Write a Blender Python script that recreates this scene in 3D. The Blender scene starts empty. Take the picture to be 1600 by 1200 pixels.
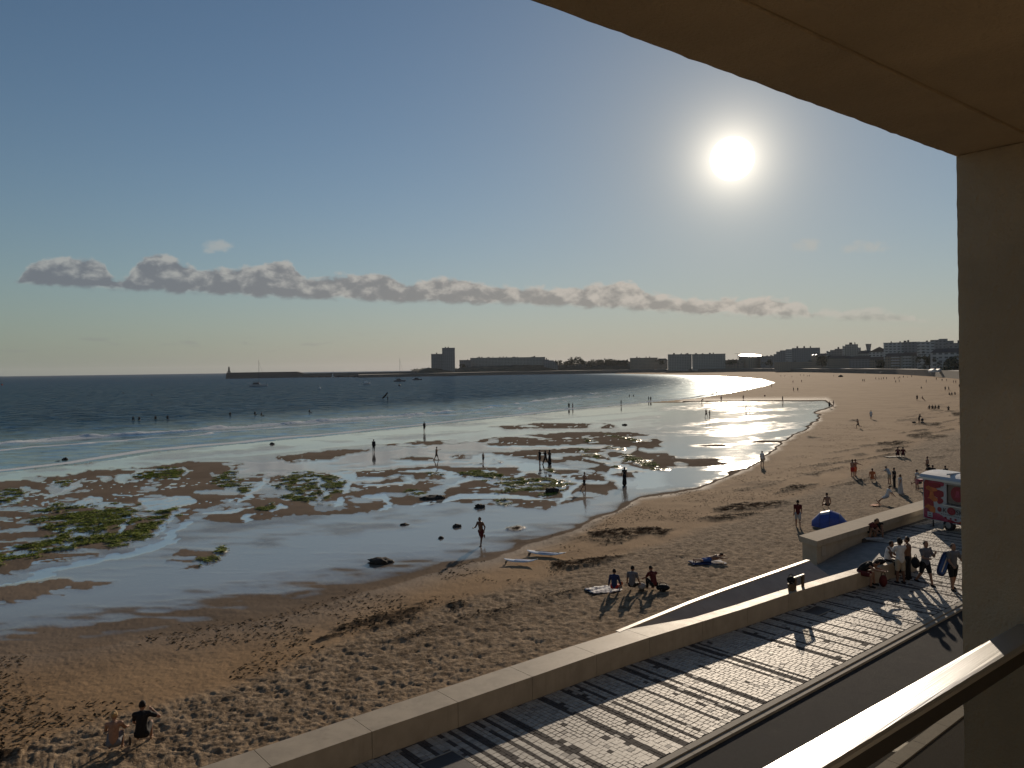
import bpy, bmesh, math, random
import numpy as np
from mathutils import Vector, Matrix, noise as mnoise

random.seed(7)
scene = bpy.context.scene
COL = scene.collection

# ------------------------------------------------------------------ camera
CAM_Z = 8.9            # eye height above the promenade paving (z = 0)
FX = 1200.0            # focal length in photo pixels (27 mm on 36 mm)
HOR = 575.7            # horizon row at the middle column
ROLL = 0.0135
cam_data = bpy.data.cameras.new('camera')
cam_data.sensor_width = 36.0
cam_data.lens = 27.0
cam_data.shift_y = -(600.0 - HOR) / 1600.0
cam_data.clip_start = 0.05
cam_data.clip_end = 40000
cam = bpy.data.objects.new('camera', cam_data)
COL.objects.link(cam)
cr, sr = math.cos(ROLL), math.sin(ROLL)
cam.matrix_world = Matrix(((cr, sr, 0, 0), (0, 0, -1, 0), (-sr, cr, 0, CAM_Z), (0, 0, 0, 1)))
scene.camera = cam

# ------------------------------------------------------------------ sun and sky
def ray(px, py):
    a = (px - 800.0) / FX
    b = (HOR - py) / FX
    return np.array([a * cr + b * sr, 1.0, b * cr - a * sr])

SUN_DIR = Vector(ray(1144, 248)).normalized()
SUN_EL = math.asin(SUN_DIR.z)
SUN_AZ = math.atan2(SUN_DIR.x, SUN_DIR.y)
sun_data = bpy.data.lights.new('sun', 'SUN')
sun_data.energy = 4.0
sun_data.angle = math.radians(0.53)
sun_data.color = (1.0, 0.83, 0.64)
sun = bpy.data.objects.new('sun', sun_data)
COL.objects.link(sun)
sun.location = (200, 600, 200)
sun.rotation_euler = (-SUN_DIR).to_track_quat('-Z', 'Y').to_euler()

world = bpy.data.worlds.new('World')
scene.world = world
world.use_nodes = True
scene.view_settings.view_transform = 'Standard'
scene.view_settings.look = 'None'
scene.view_settings.exposure = 0.0
scene.view_settings.gamma = 1.0
scene.view_settings.use_curve_mapping = False
scene.cycles.use_denoising = True
scene.cycles.max_bounces = 6
scene.cycles.diffuse_bounces = 3
scene.cycles.glossy_bounces = 3
scene.cycles.transparent_max_bounces = 12
scene.cycles.caustics_reflective = False
scene.cycles.caustics_refractive = False
scene.cycles.sample_clamp_indirect = 6.0

class NT:
    """small helper for writing node trees"""
    def __init__(self, tree):
        self.t = tree
        self.n = tree.nodes
        self.l = tree.links
    def node(self, typ, **kw):
        nd = self.n.new(typ)
        for k, v in kw.items():
            setattr(nd, k, v)
        return nd
    def put(self, sock, v):
        if isinstance(v, bpy.types.NodeSocket):
            self.l.new(v, sock)
        elif v is not None:
            if hasattr(sock, 'default_value'):
                try:
                    sock.default_value = v
                except Exception:
                    sock.default_value = (v[0], v[1], v[2], 1.0) if hasattr(v, '__len__') else (v, v, v, 1.0)
    def math(self, op, a, b=None, c=None, clamp=False):
        nd = self.node('ShaderNodeMath', operation=op, use_clamp=clamp)
        self.put(nd.inputs[0], a)
        if b is not None: self.put(nd.inputs[1], b)
        if c is not None: self.put(nd.inputs[2], c)
        return nd.outputs[0]
    def vmath(self, op, a, b=None, scale=None):
        nd = self.node('ShaderNodeVectorMath', operation=op)
        self.put(nd.inputs[0], a)
        if b is not None: self.put(nd.inputs[1], b)
        if scale is not None: self.put(nd.inputs['Scale'], scale)
        return nd.outputs['Value'] if op in ('DOT_PRODUCT', 'LENGTH', 'DISTANCE') else nd.outputs[0]
    def ramp01(self, v, lo, hi, smooth=True):
        nd = self.node('ShaderNodeMapRange', interpolation_type='SMOOTHSTEP' if smooth else 'LINEAR')
        nd.clamp = True
        self.put(nd.inputs[0], v); self.put(nd.inputs[1], lo); self.put(nd.inputs[2], hi)
        return nd.outputs[0]
    def mix(self, f, a, b, blend='MIX'):
        nd = self.node('ShaderNodeMix', data_type='RGBA', blend_type=blend)
        nd.clamp_factor = True
        self.put(nd.inputs[0], f); self.put(nd.inputs[6], c4(a)); self.put(nd.inputs[7], c4(b))
        return nd.outputs[2]
    def mixf(self, f, a, b):
        nd = self.node('ShaderNodeMix', data_type='FLOAT')
        nd.clamp_factor = True
        self.put(nd.inputs[0], f); self.put(nd.inputs[2], a); self.put(nd.inputs[3], b)
        return nd.outputs[0]
    def noise(self, vec, scale=1.0, detail=4.0, rough=0.55, distort=0.0, dim='3D'):
        nd = self.node('ShaderNodeTexNoise', noise_dimensions=dim)
        self.put(nd.inputs['Vector'], vec)
        self.put(nd.inputs['Scale'], scale); self.put(nd.inputs['Detail'], detail)
        self.put(nd.inputs['Roughness'], rough); self.put(nd.inputs['Distortion'], distort)
        return nd.outputs[0]
    def curve(self, v, pts, lo, hi, vlo, vhi):
        """piecewise curve through pts (x, y) evaluated at v; returns real y"""
        x = self.node('ShaderNodeMapRange'); x.clamp = True
        self.put(x.inputs[0], v); self.put(x.inputs[1], lo); self.put(x.inputs[2], hi)
        nd = self.node('ShaderNodeFloatCurve')
        cm = nd.mapping.curves[0]
        P = [((p - lo) / (hi - lo), (q - vlo) / (vhi - vlo)) for p, q in pts]
        while len(cm.points) < len(P):
            cm.points.new(0.5, 0.5)
        for i, (p, q) in enumerate(P):
            cm.points[i].location = (p, q)
            cm.points[i].handle_type = 'AUTO_CLAMPED'
        nd.mapping.update()
        self.put(nd.inputs['Value'], x.outputs[0])
        return self.math('MULTIPLY_ADD', nd.outputs[0], vhi - vlo, vlo)

def c4(c):
    if isinstance(c, bpy.types.NodeSocket): return c
    if hasattr(c, '__len__'): return (c[0], c[1], c[2], 1.0)
    return (c, c, c, 1.0)

def azel(px, py):
    d = ray(px, py)
    return math.degrees(math.atan2(d[0], d[1])), math.degrees(math.atan2(d[2], math.hypot(d[0], d[1])))

def build_world():
    w = NT(world.node_tree)
    w.n.clear()
    out = w.node('ShaderNodeOutputWorld')
    bg = w.node('ShaderNodeBackground')
    sky = w.node('ShaderNodeTexSky', sky_type='NISHITA')
    sky.sun_disc = False
    sky.sun_elevation = SUN_EL
    sky.sun_rotation = SUN_AZ
    sky.altitude = 0.0
    sky.air_density = 1.0
    sky.dust_density = 0.02
    sky.ozone_density = 1.6
    tc = w.node('ShaderNodeTexCoord')
    D = w.vmath('NORMALIZE', tc.outputs['Generated'])
    sep = w.node('ShaderNodeSeparateXYZ'); w.put(sep.inputs[0], D)
    x, y, z = sep.outputs
    az = w.math('MULTIPLY', w.math('ARCTAN2', x, y), 180 / math.pi)
    el = w.math('MULTIPLY', w.math('ARCSINE', z), 180 / math.pi)
    # ---- the air round the sun: disc and aureole
    cosa = w.vmath('DOT_PRODUCT', D, tuple(SUN_DIR))
    ang = w.math('MULTIPLY', w.math('ARCCOSINE', w.math('MINIMUM', cosa, 1.0)), 180 / math.pi)
    disc = w.ramp01(ang, 1.55, 0.95)
    halo1 = w.math('EXPONENT', w.math('MULTIPLY', w.math('MAXIMUM', w.math('SUBTRACT', ang, 1.2), 0.0), -0.75))
    halo2 = w.math('EXPONENT', w.math('MULTIPLY', ang, -0.26))
    # ---- base sky
    base = sky.outputs[0]
    warm = w.mix(1.0, base, (0.93, 1.04, 1.12), 'MULTIPLY')
    # ---- cloud bank
    cvec = w.node('ShaderNodeCombineXYZ')
    w.put(cvec.inputs[0], az); w.put(cvec.inputs[1], w.math('MULTIPLY', el, 1.5)); w.put(cvec.inputs[2], 3.3)
    P = cvec.outputs[0]
    base_px = [(-400, 424), (30, 441), (180, 449), (300, 455), (430, 462), (640, 470), (850, 474), (1000, 482), (1180, 491), (1320, 496), (1460, 503), (1900, 520)]
    top_px = [(-400, 424), (15, 440), (45, 412), (100, 403), (160, 408), (183, 436), (215, 405), (255, 398), (290, 414), (330, 420), (450, 410), (478, 432), (590, 427), (640, 444), (700, 434), (760, 446), (830, 450), (900, 448), (965, 440), (1020, 458), (1090, 468), (1150, 464), (1255, 474), (1275, 488), (1330, 482), (1400, 489), (1480, 503), (1900, 520)]
    bp = [azel(*p) for p in base_px]
    tp = [azel(*p) for p in top_px]
    lo, hi = bp[0][0], bp[-1][0]
    bcur = w.curve(az, bp, lo, hi, 0.0, 10.0)
    tcur = w.curve(az, tp, lo, hi, 0.0, 10.0)
    n1 = w.noise(P, 0.80, 7, 0.56, 0.25)
    n2 = w.noise(P, 0.55, 3, 0.5)
    nb = w.math('SUBTRACT', n1, 0.5)
    top = w.math('MULTIPLY_ADD', nb, 1.45, w.math('ADD', tcur, 0.14))
    bot = w.math('MULTIPLY_ADD', nb, 1.0, bcur)
    thick = w.math('SUBTRACT', tcur, bcur)
    present = w.ramp01(thick, 0.02, 0.35)
    cov = w.math('MULTIPLY', w.ramp01(w.math('SUBTRACT', top, el), 0.0, 0.36), w.ramp01(w.math('SUBTRACT', el, bot), -0.32, 0.12))
    cov = w.math('MULTIPLY', cov, present)
    right_thin = w.ramp01(az, 24.0, 18.0)
    cov = w.math('MULTIPLY', cov, w.math('MULTIPLY_ADD', right_thin, 0.40, 0.5))
    hfrac = w.math('DIVIDE', w.math('SUBTRACT', el, bcur), w.math('MAXIMUM', thick, 0.3))
    n3 = w.noise(w.vmath('ADD', P, (0.45, 0.75, 0.0)), 0.80, 7, 0.56, 0.25)
    litn = w.math('SUBTRACT', n1, n3)
    lit = w.math('ADD', w.math('MULTIPLY', w.math('SUBTRACT', hfrac, 0.45), 0.75), w.math('MULTIPLY', litn, 2.9))
    lit = w.math('ADD', lit, w.math('MULTIPLY', w.ramp01(az, -10, 20), 0.45))
    lit = w.math('ADD', lit, w.math('MULTIPLY', w.ramp01(cov, 0.95, 0.3), 0.35))
    lit = w.ramp01(lit, -0.25, 0.95)
    body = w.mix(w.ramp01(az, -35, 15), (0.150, 0.165, 0.190), (0.27, 0.25, 0.23))
    brt = w.mix(w.ramp01(az, -35, 15), (0.36, 0.37, 0.36), (0.54, 0.48, 0.42))
    ccol = w.mix(lit, body, brt)
    # ---- faint streaks low down and two puffs on the right
    svec = w.node('ShaderNodeCombineXYZ')
    w.put(svec.inputs[0], w.math('MULTIPLY', az, 0.30)); w.put(svec.inputs[1], w.math('MULTIPLY', el, 2.2)); w.put(svec.inputs[2], 8.1)
    sn = w.noise(svec.outputs[0], 1.25, 5, 0.6)
    streak = w.math('MULTIPLY', w.ramp01(sn, 0.55, 0.70), w.math('MULTIPLY', w.ramp01(el, 0.6, 1.5), w.ramp01(el, 3.2, 2.2)))
    puffs = 0.0
    for (qx, qy, rx, ry) in ((1258, 384, 1.0, 0.45), (1358, 385, 1.9, 0.45), (342, 387, 1.3, 0.55)):
        a0, e0 = azel(qx, qy)
        dx = w.math('DIVIDE', w.math('SUBTRACT', az, a0), rx)
        dy = w.math('DIVIDE', w.math('SUBTRACT', el, e0), ry)
        r2 = w.math('ADD', w.math('MULTIPLY', dx, dx), w.math('MULTIPLY', dy, dy))
        r2 = w.math('ADD', r2, w.math('MULTIPLY', nb, -5.0))
        puffs = w.math('MAXIMUM', w.ramp01(r2, 1.1, -0.5), puffs)
    # ---- put together (values here are picture radiance, Nishita is scaled to it)
    S = 0.0545
    skyc = w.vmath('SCALE', warm, scale=S)
    hz = w.math('EXPONENT', w.math('MULTIPLY', w.math('MAXIMUM', el, 0.0), -0.15))
    skyc = w.mix(w.math('MULTIPLY', hz, 0.95), skyc, w.mix(w.ramp01(az, -38, 4), (0.205, 0.230, 0.212), (0.355, 0.320, 0.295)))
    skyc = w.mix(w.math('MULTIPLY', streak, 0.30), skyc, w.mix(w.ramp01(az, -20, 5), (0.22, 0.225, 0.225), (0.48, 0.42, 0.35)))
    skyc = w.mix(w.math('MULTIPLY', puffs, 0.42), skyc, (0.52, 0.47, 0.40))
    skyc = w.mix(cov, skyc, ccol)
    skyc = w.mix(w.math('MULTIPLY', w.math('EXPONENT', w.math('MULTIPLY', ang, -0.10)), 0.80), skyc, w.mix(w.math('MULTIPLY', cov, 0.6), (0.435, 0.415, 0.365), skyc))
    h1 = w.vmath('SCALE', (1.0, 0.90, 0.74), scale=w.math('MULTIPLY', halo1, 0.80))
    h2 = w.vmath('SCALE', (1.0, 0.84, 0.62), scale=w.math('MULTIPLY', halo2, 0.14))
    dsc = w.vmath('SCALE', (1.0, 0.95, 0.84), scale=w.math('MULTIPLY', disc, 9.0))
    tot = w.vmath('ADD', w.vmath('ADD', skyc, h1), w.vmath('ADD', h2, dsc))
    # below the horizon only a dull sea colour, nothing that lights the place
    tot = w.mix(w.ramp01(el, -0.25, -1.5), tot, (0.06, 0.07, 0.08))
    w.put(bg.inputs['Color'], w.vmath('SCALE', tot, scale=1.0 / S))
    bg.inputs['Strength'].default_value = S
    w.l.new(bg.outputs[0], out.inputs['Surface'])
build_world()

# ------------------------------------------------------------------ survey: photo pixels to places on the ground
SEA_Z = -3.0
FAC = math.radians(50.0)                       # the promenade runs this far right of the view
DX, DY = math.sin(FAC), math.cos(FAC)          # along the promenade
NX, NY = -math.cos(FAC), math.sin(FAC)         # across it, towards the sea
def tn(t, n, z=0.0):
    return (t * DX + n * NX, t * DY + n * NY, z)
def to_tn(x, y):
    return x * DX + y * DY, x * NX + y * NY
def at_z(px, py, z):
    d = ray(px, py)
    k = (z - CAM_Z) / d[2]
    return np.array([d[0] * k, d[1] * k, z])
def at_y(px, py, Y):
    d = ray(px, py)
    return np.array([d[0] * Y, Y, CAM_Z + d[2] * Y])
def pix_of(x, y, z):
    dz = (z - CAM_Z) / y; dx = x / y
    a = dx * cr - dz * sr
    b = dx * sr + dz * cr
    return 800 + FX * a, HOR - FX * b

SHORE_PX = [(-700, 812), (-300, 771), (0, 738), (130, 725), (250, 706), (400, 691), (500, 682), (640, 668), (760, 655), (900, 640), (1000, 630), (1090, 622), (1140, 614), (1195, 603.5), (1212, 598), (1190, 592), (1130, 588), (1050, 585.5), (960, 584)]
SHORE = np.array([at_z(p, q, SEA_Z)[:2] for p, q in SHORE_PX])
BREAK_PX = [(-700, 752), (-300, 722), (0, 694), (130, 684.5), (240, 677), (390, 666.5), (600, 652), (740, 640), (900, 619), (1000, 606), (1060, 597)]
BREAKER = np.array([at_z(p, q, SEA_Z)[:2] for p, q in BREAK_PX])

def seg_dist(X, Y, P):
    best = np.full(X.shape, 1e18)
    for (ax, ay), (bx, by) in zip(P[:-1], P[1:]):
        vx, vy = bx - ax, by - ay
        L2 = vx * vx + vy * vy + 1e-9
        t = np.clip(((X - ax) * vx + (Y - ay) * vy) / L2, 0, 1)
        d2 = (X - ax - t * vx) ** 2 + (Y - ay - t * vy) ** 2
        best = np.minimum(best, d2)
    return np.sqrt(best)
def in_poly(X, Y, P):
    ins = np.zeros(X.shape, bool)
    n = len(P)
    j = n - 1
    for i in range(n):
        xi, yi = P[i]; xj, yj = P[j]
        if yi != yj:
            c = ((yi > Y) != (yj > Y)) & (X < (xj - xi) * (Y - yi) / (yj - yi) + xi)
            ins ^= c
        j = i
    return ins
def sstep(v, a, b):
    t = np.clip((v - a) / (b - a), 0, 1)
    return t * t * (3 - 2 * t)
def hash2(ix, iy, seed):
    h = (ix.astype(np.int64) * 374761393 + iy.astype(np.int64) * 668265263 + seed * 1442695041) & 0xFFFFFFFF
    h = ((h ^ (h >> 13)) * 1274126177) & 0xFFFFFFFF
    h = h ^ (h >> 16)
    return (h & 0xFFFF) / 65535.0
def vnoise(x, y, seed=0):
    ix = np.floor(x); iy = np.floor(y)
    fx = x - ix; fy = y - iy
    fx = fx * fx * (3 - 2 * fx); fy = fy * fy * (3 - 2 * fy)
    ix = ix.astype(np.int64); iy = iy.astype(np.int64)
    a = hash2(ix, iy, seed); b = hash2(ix + 1, iy, seed)
    c = hash2(ix, iy + 1, seed); d = hash2(ix + 1, iy + 1, seed)
    return (a * (1 - fx) + b * fx) * (1 - fy) + (c * (1 - fx) + d * fx) * fy
def fbm(x, y, seed=0, octv=4, gain=0.5):
    s = 0; a = 1.0; tot = 0
    for o in range(octv):
        s = s + a * vnoise(x * 2 ** o + 17.3 * o, y * 2 ** o - 9.1 * o, seed + o)
        tot += a; a *= gain
    return s / tot

SEA_POLY = np.vstack([SHORE, [[500, 3200], [-2600, 3200], [-2600, 200]]])
WALL_N = 16.1
def beach_z(X, Y):
    X = np.asarray(X, float); Y = np.asarray(Y, float)
    d = seg_dist(X, Y, SHORE)
    sea = in_poly(X, Y, SEA_POLY)
    t, n = to_tn(X, Y)
    s = n - WALL_N
    z = SEA_Z + 0.015 + 0.36 * (1 - np.exp(-d / 38.0))
    near = np.exp(-(np.maximum(np.hypot(X, Y) - 60, 0) / 150) ** 2)
    z = z + near * (0.42 * sstep(s, 42, 8) + 0.55 * sstep(s, 15, -1))
    far = sstep(np.hypot(X, Y), 250, 700)
    z = z + far * 0.6 * (1 - np.exp(-d / 120.0))
    z = np.where(sea, SEA_Z - 0.035 * np.minimum(d, 40), z)
    return z
def on_beach(px, py):
    z = -2.5
    for _ in range(5):
        p = at_z(px, py, z)
        z = float(beach_z(np.array([p[0]]), np.array([p[1]]))[0])
    return at_z(px, py, z)

# ------------------------------------------------------------------ objects: names, labels, groups
def tag(o, label=None, cat=None, group=None, kind=None):
    if label: o['label'] = label
    if cat: o['category'] = cat
    if group: o['group'] = group
    if kind: o['kind'] = kind
    return o
def link(name, me, mats=None, parent=None):
    o = bpy.data.objects.new(name, me)
    COL.objects.link(o)
    if mats is not None:
        for m in (mats if isinstance(mats, (list, tuple)) else [mats]):
            me.materials.append(m)
    if parent is not None:
        o.parent = parent
    return o
def empty(name, loc=(0, 0, 0), rz=0.0, label=None, cat=None, group=None):
    o = bpy.data.objects.new(name, None)
    o.empty_display_size = 0.2
    COL.objects.link(o)
    o.location = loc; o.rotation_euler = (0, 0, rz)
    return tag(o, label, cat, group)
def mesh_np(name, verts, faces, smooth=True):
    """verts (n,3), faces (m,4) or (m,3) arrays"""
    me = bpy.data.meshes.new(name)
    v = np.asarray(verts, np.float32); f = np.asarray(faces, np.int32)
    k = f.shape[1]
    me.vertices.add(len(v)); me.vertices.foreach_set('co', v.ravel())
    me.loops.add(f.size); me.loops.foreach_set('vertex_index', f.ravel())
    me.polygons.add(len(f))
    me.polygons.foreach_set('loop_start', np.arange(0, f.size, k, dtype=np.int32))
    try:
        me.polygons.foreach_set('loop_total', np.full(len(f), k, np.int32))
    except Exception:
        pass
    me.update(calc_edges=True)
    me.polygons.foreach_set('use_smooth', np.full(len(f), bool(smooth)))
    me.validate()
    return me
class MB:
    """collects simple shapes into one mesh"""
    def __init__(self):
        self.bm = bmesh.new()
    def box(self, x0, x1, y0, y1, z0, z1, rot=None, mi=0):
        vs = [self.bm.verts.new(v) for v in ((x0, y0, z0), (x1, y0, z0), (x1, y1, z0), (x0, y1, z0), (x0, y0, z1), (x1, y0, z1), (x1, y1, z1), (x0, y1, z1))]
        for f in ((0, 3, 2, 1), (4, 5, 6, 7), (0, 1, 5, 4), (1, 2, 6, 5), (2, 3, 7, 6), (3, 0, 4, 7)):
            self.bm.faces.new([vs[i] for i in f]).material_index = mi
        if rot is not None:
            bmesh.ops.transform(self.bm, matrix=rot, verts=vs)
        return vs
    def hexa(self, p, mi=0):
        """eight corners: four below (ccw), four above"""
        vs = [self.bm.verts.new(v) for v in p]
        for f in ((0, 3, 2, 1), (4, 5, 6, 7), (0, 1, 5, 4), (1, 2, 6, 5), (2, 3, 7, 6), (3, 0, 4, 7)):
            self.bm.faces.new([vs[i] for i in f]).material_index = mi
        return vs
    def cone(self, a, b, ra, rb, n=10, cap=True, mi=0):
        a = Vector(a); b = Vector(b)
        ax = (b - a)
        q = ax.to_track_quat('Z', 'Y').to_matrix()
        A = []; B = []
        for i in range(n):
            th = 2 * math.pi * i / n
            o = q @ Vector((math.cos(th), math.sin(th), 0))
            A.append(self.bm.verts.new(a + o * ra)); B.append(self.bm.verts.new(b + o * rb))
        for i in range(n):
            j = (i + 1) % n
            self.bm.faces.new((A[i], A[j], B[j], B[i])).material_index = mi
        if cap:
            self.bm.faces.new(list(reversed(A))).material_index = mi
            self.bm.faces.new(B).material_index = mi
        return A + B
    def prism(self, pts, vec, mi=0):
        """closed polygon pts swept along vec"""
        v = Vector(vec)
        A = [self.bm.verts.new(p) for p in pts]
        B = [self.bm.verts.new(Vector(p) + v) for p in pts]
        n = len(pts)
        self.bm.faces.new(list(reversed(A))).material_index = mi
        self.bm.faces.new(B).material_index = mi
        for i in range(n):
            j = (i + 1) % n
            self.bm.faces.new((A[i], A[j], B[j], B[i])).material_index = mi
    def ball(self, c, r, sub=2, mi=0):
        g = bmesh.ops.create_icosphere(self.bm, subdivisions=sub, radius=1.0)
        r = r if hasattr(r, '__len__') else (r, r, r)
        for v in g['verts']:
            v.co = Vector((v.co.x * r[0] + c[0], v.co.y * r[1] + c[1], v.co.z * r[2] + c[2]))
        fs = set(f for v in g['verts'] for f in v.link_faces)
        for f in fs:
            f.material_index = mi
        return g['verts']
    def loft(self, rings, mi=0, close=True):
        R = [[self.bm.verts.new(p) for p in r] for r in rings]
        n = len(R[0])
        for a, b in zip(R[:-1], R[1:]):
            for i in range(n):
                j = (i + 1) % n
                self.bm.faces.new((a[i], a[j], b[j], b[i])).material_index = mi
        if close:
            self.bm.faces.new(list(reversed(R[0]))).material_index = mi
            self.bm.faces.new(R[-1]).material_index = mi
    def bevel(self, w, seg=1):
        es = [e for e in self.bm.edges if len(e.link_faces) == 2 and e.calc_face_angle(0) > 0.5]
        bmesh.ops.bevel(self.bm, geom=es, offset=w, segments=seg, affect='EDGES', profile=0.6)
        return self
    def build(self, name, mats, parent=None, smooth=False):
        bmesh.ops.recalc_face_normals(self.bm, faces=self.bm.faces)
        me = bpy.data.meshes.new(name)
        self.bm.to_mesh(me); self.bm.free()
        if smooth:
            me.polygons.foreach_set('use_smooth', np.ones(len(me.polygons), bool))
        return link(name, me, mats, parent)

# ------------------------------------------------------------------ materials
MATS = {}
def material(name, color, rough=0.7, metal=0.0, spec=0.5, var=0.12, scale=6.0, bump=0.0, bscale=40.0, coat=0.0):
    """principled with a little uneven colour, roughness and relief"""
    m = bpy.data.materials.new(name)
    m.use_nodes = True
    w = NT(m.node_tree)
    b = w.n['Principled BSDF']
    tc = w.node('ShaderNodeTexCoord')
    geo = w.node('ShaderNodeNewGeometry')
    n = w.noise(geo.outputs['Position'], scale, 5, 0.6)
    lo = tuple(c * (1 - var) for c in color); hi = tuple(min(1, c * (1 + var)) for c in color)
    w.put(b.inputs['Base Color'], w.mix(w.ramp01(n, 0.3, 0.7), lo, hi))
    w.put(b.inputs['Roughness'], w.math('MULTIPLY_ADD', n, 0.2, max(0.02, rough - 0.1), clamp=True))
    b.inputs['Metallic'].default_value = metal
    b.inputs['Specular IOR Level'].default_value = spec
    b.inputs['Coat Weight'].default_value = coat
    if bump > 0:
        bp = w.node('ShaderNodeBump'); bp.inputs['Strength'].default_value = 1.0
        bp.inputs['Distance'].default_value = bump
        w.put(bp.inputs['Height'], w.noise(geo.outputs['Position'], bscale, 5, 0.6))
        w.l.new(bp.outputs[0], b.inputs['Normal'])
    MATS[name] = m
    return m

def beach_material():
    m = bpy.data.materials.new('beach_sand'); m.use_nodes = True
    w = NT(m.node_tree); b = w.n['Principled BSDF']
    geo = w.node('ShaderNodeNewGeometry'); P = geo.outputs['Position']
    a1 = w.node('ShaderNodeAttribute', attribute_name='mask_a'); s1 = w.node('ShaderNodeSeparateColor'); w.l.new(a1.outputs['Color'], s1.inputs[0])
    a2 = w.node('ShaderNodeAttribute', attribute_name='mask_b'); s2 = w.node('ShaderNodeSeparateColor'); w.l.new(a2.outputs['Color'], s2.inputs[0])
    wet, pool, algae = s1.outputs[0], s1.outputs[1], s1.outputs[2]
    churn, wrack, damp = s2.outputs[0], s2.outputs[1], s2.outputs[2]
    nl = w.noise(P, 0.16, 4, 0.55); nm = w.noise(P, 1.7, 5, 0.6); nf = w.noise(P, 14.0, 4, 0.65)
    dry = w.mix(w.ramp01(nl, 0.35, 0.65), (0.295, 0.192, 0.106), (0.345, 0.230, 0.130))
    dry = w.mix(w.math('MULTIPLY', churn, 0.55), dry, (0.32, 0.262, 0.192))
    dry = w.mix(w.math('MULTIPLY', churn, w.math('MULTIPLY', w.ramp01(w.noise(P, 2.6, 5, 0.7), 0.40, 0.60), 0.82)), dry, (0.115, 0.080, 0.050))
    dry = w.mix(w.math('MULTIPLY', w.ramp01(nf, 0.45, 0.7), 0.35), dry, (0.19, 0.125, 0.072))
    dsand = w.mix(w.ramp01(nl, 0.35, 0.65), (0.190, 0.145, 0.106), (0.230, 0.178, 0.132))
    wsand = w.mix(w.ramp01(nl, 0.35, 0.65), (0.10, 0.082, 0.064), (0.125, 0.100, 0.078))
    col = w.mix(damp, dry, dsand)
    col = w.mix(wet, col, wsand)
    # scattered bits of weed on the sand
    vor = w.node('ShaderNodeTexVoronoi'); w.put(vor.inputs['Vector'], w.vmath('ADD', P, w.vmath('SCALE', w.node('ShaderNodeTexNoise').outputs[1], scale=0.3)))
    vor.inputs['Scale'].default_value = 2.6
    speck = w.math('MULTIPLY', w.ramp01(vor.outputs['Distance'], 0.20, 0.10), w.ramp01(nm, 0.50, 0.62))
    speck = w.math('MULTIPLY', speck, w.math('SUBTRACT', 1.0, w.math('MAXIMUM', pool, churn)))
    speck = w.math('MULTIPLY', speck, w.math('SUBTRACT', 1.0, w.math('MULTIPLY', wet, 0.75)))
    col = w.mix(w.math('MULTIPLY', speck, 0.85), col, (0.045, 0.032, 0.02))
    wr = w.math('MULTIPLY', wrack, w.ramp01(nm, 0.30, 0.52))
    col = w.mix(wr, col, (0.040, 0.027, 0.018))
    ag = w.mix(w.ramp01(nm, 0.35, 0.65), (0.085, 0.115, 0.014), (0.18, 0.21, 0.03))
    al = w.math('MULTIPLY', algae, w.ramp01(w.noise(P, 0.9, 5, 0.65), 0.36, 0.50))
    col = w.mix(al, col, ag)
    col = w.mix(w.math('MULTIPLY', w.ramp01(pool, 0.2, 0.8), 0.8), col, (0.075, 0.072, 0.066))
    rough = w.mixf(damp, 0.95, 0.75)
    rough = w.mixf(w.ramp01(wet, 0.06, 0.28), rough, w.mixf(w.ramp01(w.noise(P, 0.5, 4, 0.6), 0.35, 0.65), 0.085, 0.170))
    rough = w.mixf(w.ramp01(pool, 0.05, 0.30), rough, 0.05)
    rough = w.mixf(w.math('MAXIMUM', al, wr), rough, 0.85)
    w.put(b.inputs['Roughness'], rough)
    spec = w.math('MULTIPLY', w.mixf(damp, 0.03, 0.06), w.ramp01(wet, 0.06, 0.0))
    wsp = w.ramp01(wet, 0.28, 0.85)
    spec = w.mixf(wsp, spec, 0.85)
    pl = w.ramp01(pool, 0.30, 0.85)
    spec = w.mixf(pl, spec, 1.0)
    spec = w.mixf(w.math('MAXIMUM', al, wr), spec, 0.0)
    w.put(b.inputs['Specular IOR Level'], spec)
    film = w.math('MAXIMUM', w.math('MULTIPLY', pl, 0.82), w.math('MULTIPLY', w.ramp01(wet, 0.28, 1.0), 0.35))
    film = w.math('MULTIPLY', film, w.math('SUBTRACT', 1.0, w.math('MAXIMUM', al, wr)))
    w.put(b.inputs['Metallic'], film)
    w.put(b.inputs['Base Color'], w.mix(film, col, (0.80, 0.765, 0.71)))
    # relief: grains and footprints where dry, ripples where wet, calm in the pools
    amp = w.mixf(w.ramp01(wet, 0.06, 0.28), 0.035, 0.006)
    amp = w.mixf(churn, amp, 0.10)
    amp = w.mixf(w.math('MAXIMUM', pool, 0.0), amp, 0.0012)
    amp = w.math('ADD', amp, w.math('MULTIPLY', al, 0.07))
    hn = w.math('ADD', w.math('MULTIPLY', w.noise(P, 5.0, 5, 0.65), 0.8), w.math('MULTIPLY', nf, 0.25))
    bp = w.node('ShaderNodeBump'); bp.inputs['Distance'].default_value = 1.0; bp.inputs['Strength'].default_value = 1.0
    w.put(bp.inputs['Height'], w.math('MULTIPLY', hn, amp))
    w.l.new(bp.outputs[0], b.inputs['Normal'])
    return m

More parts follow.
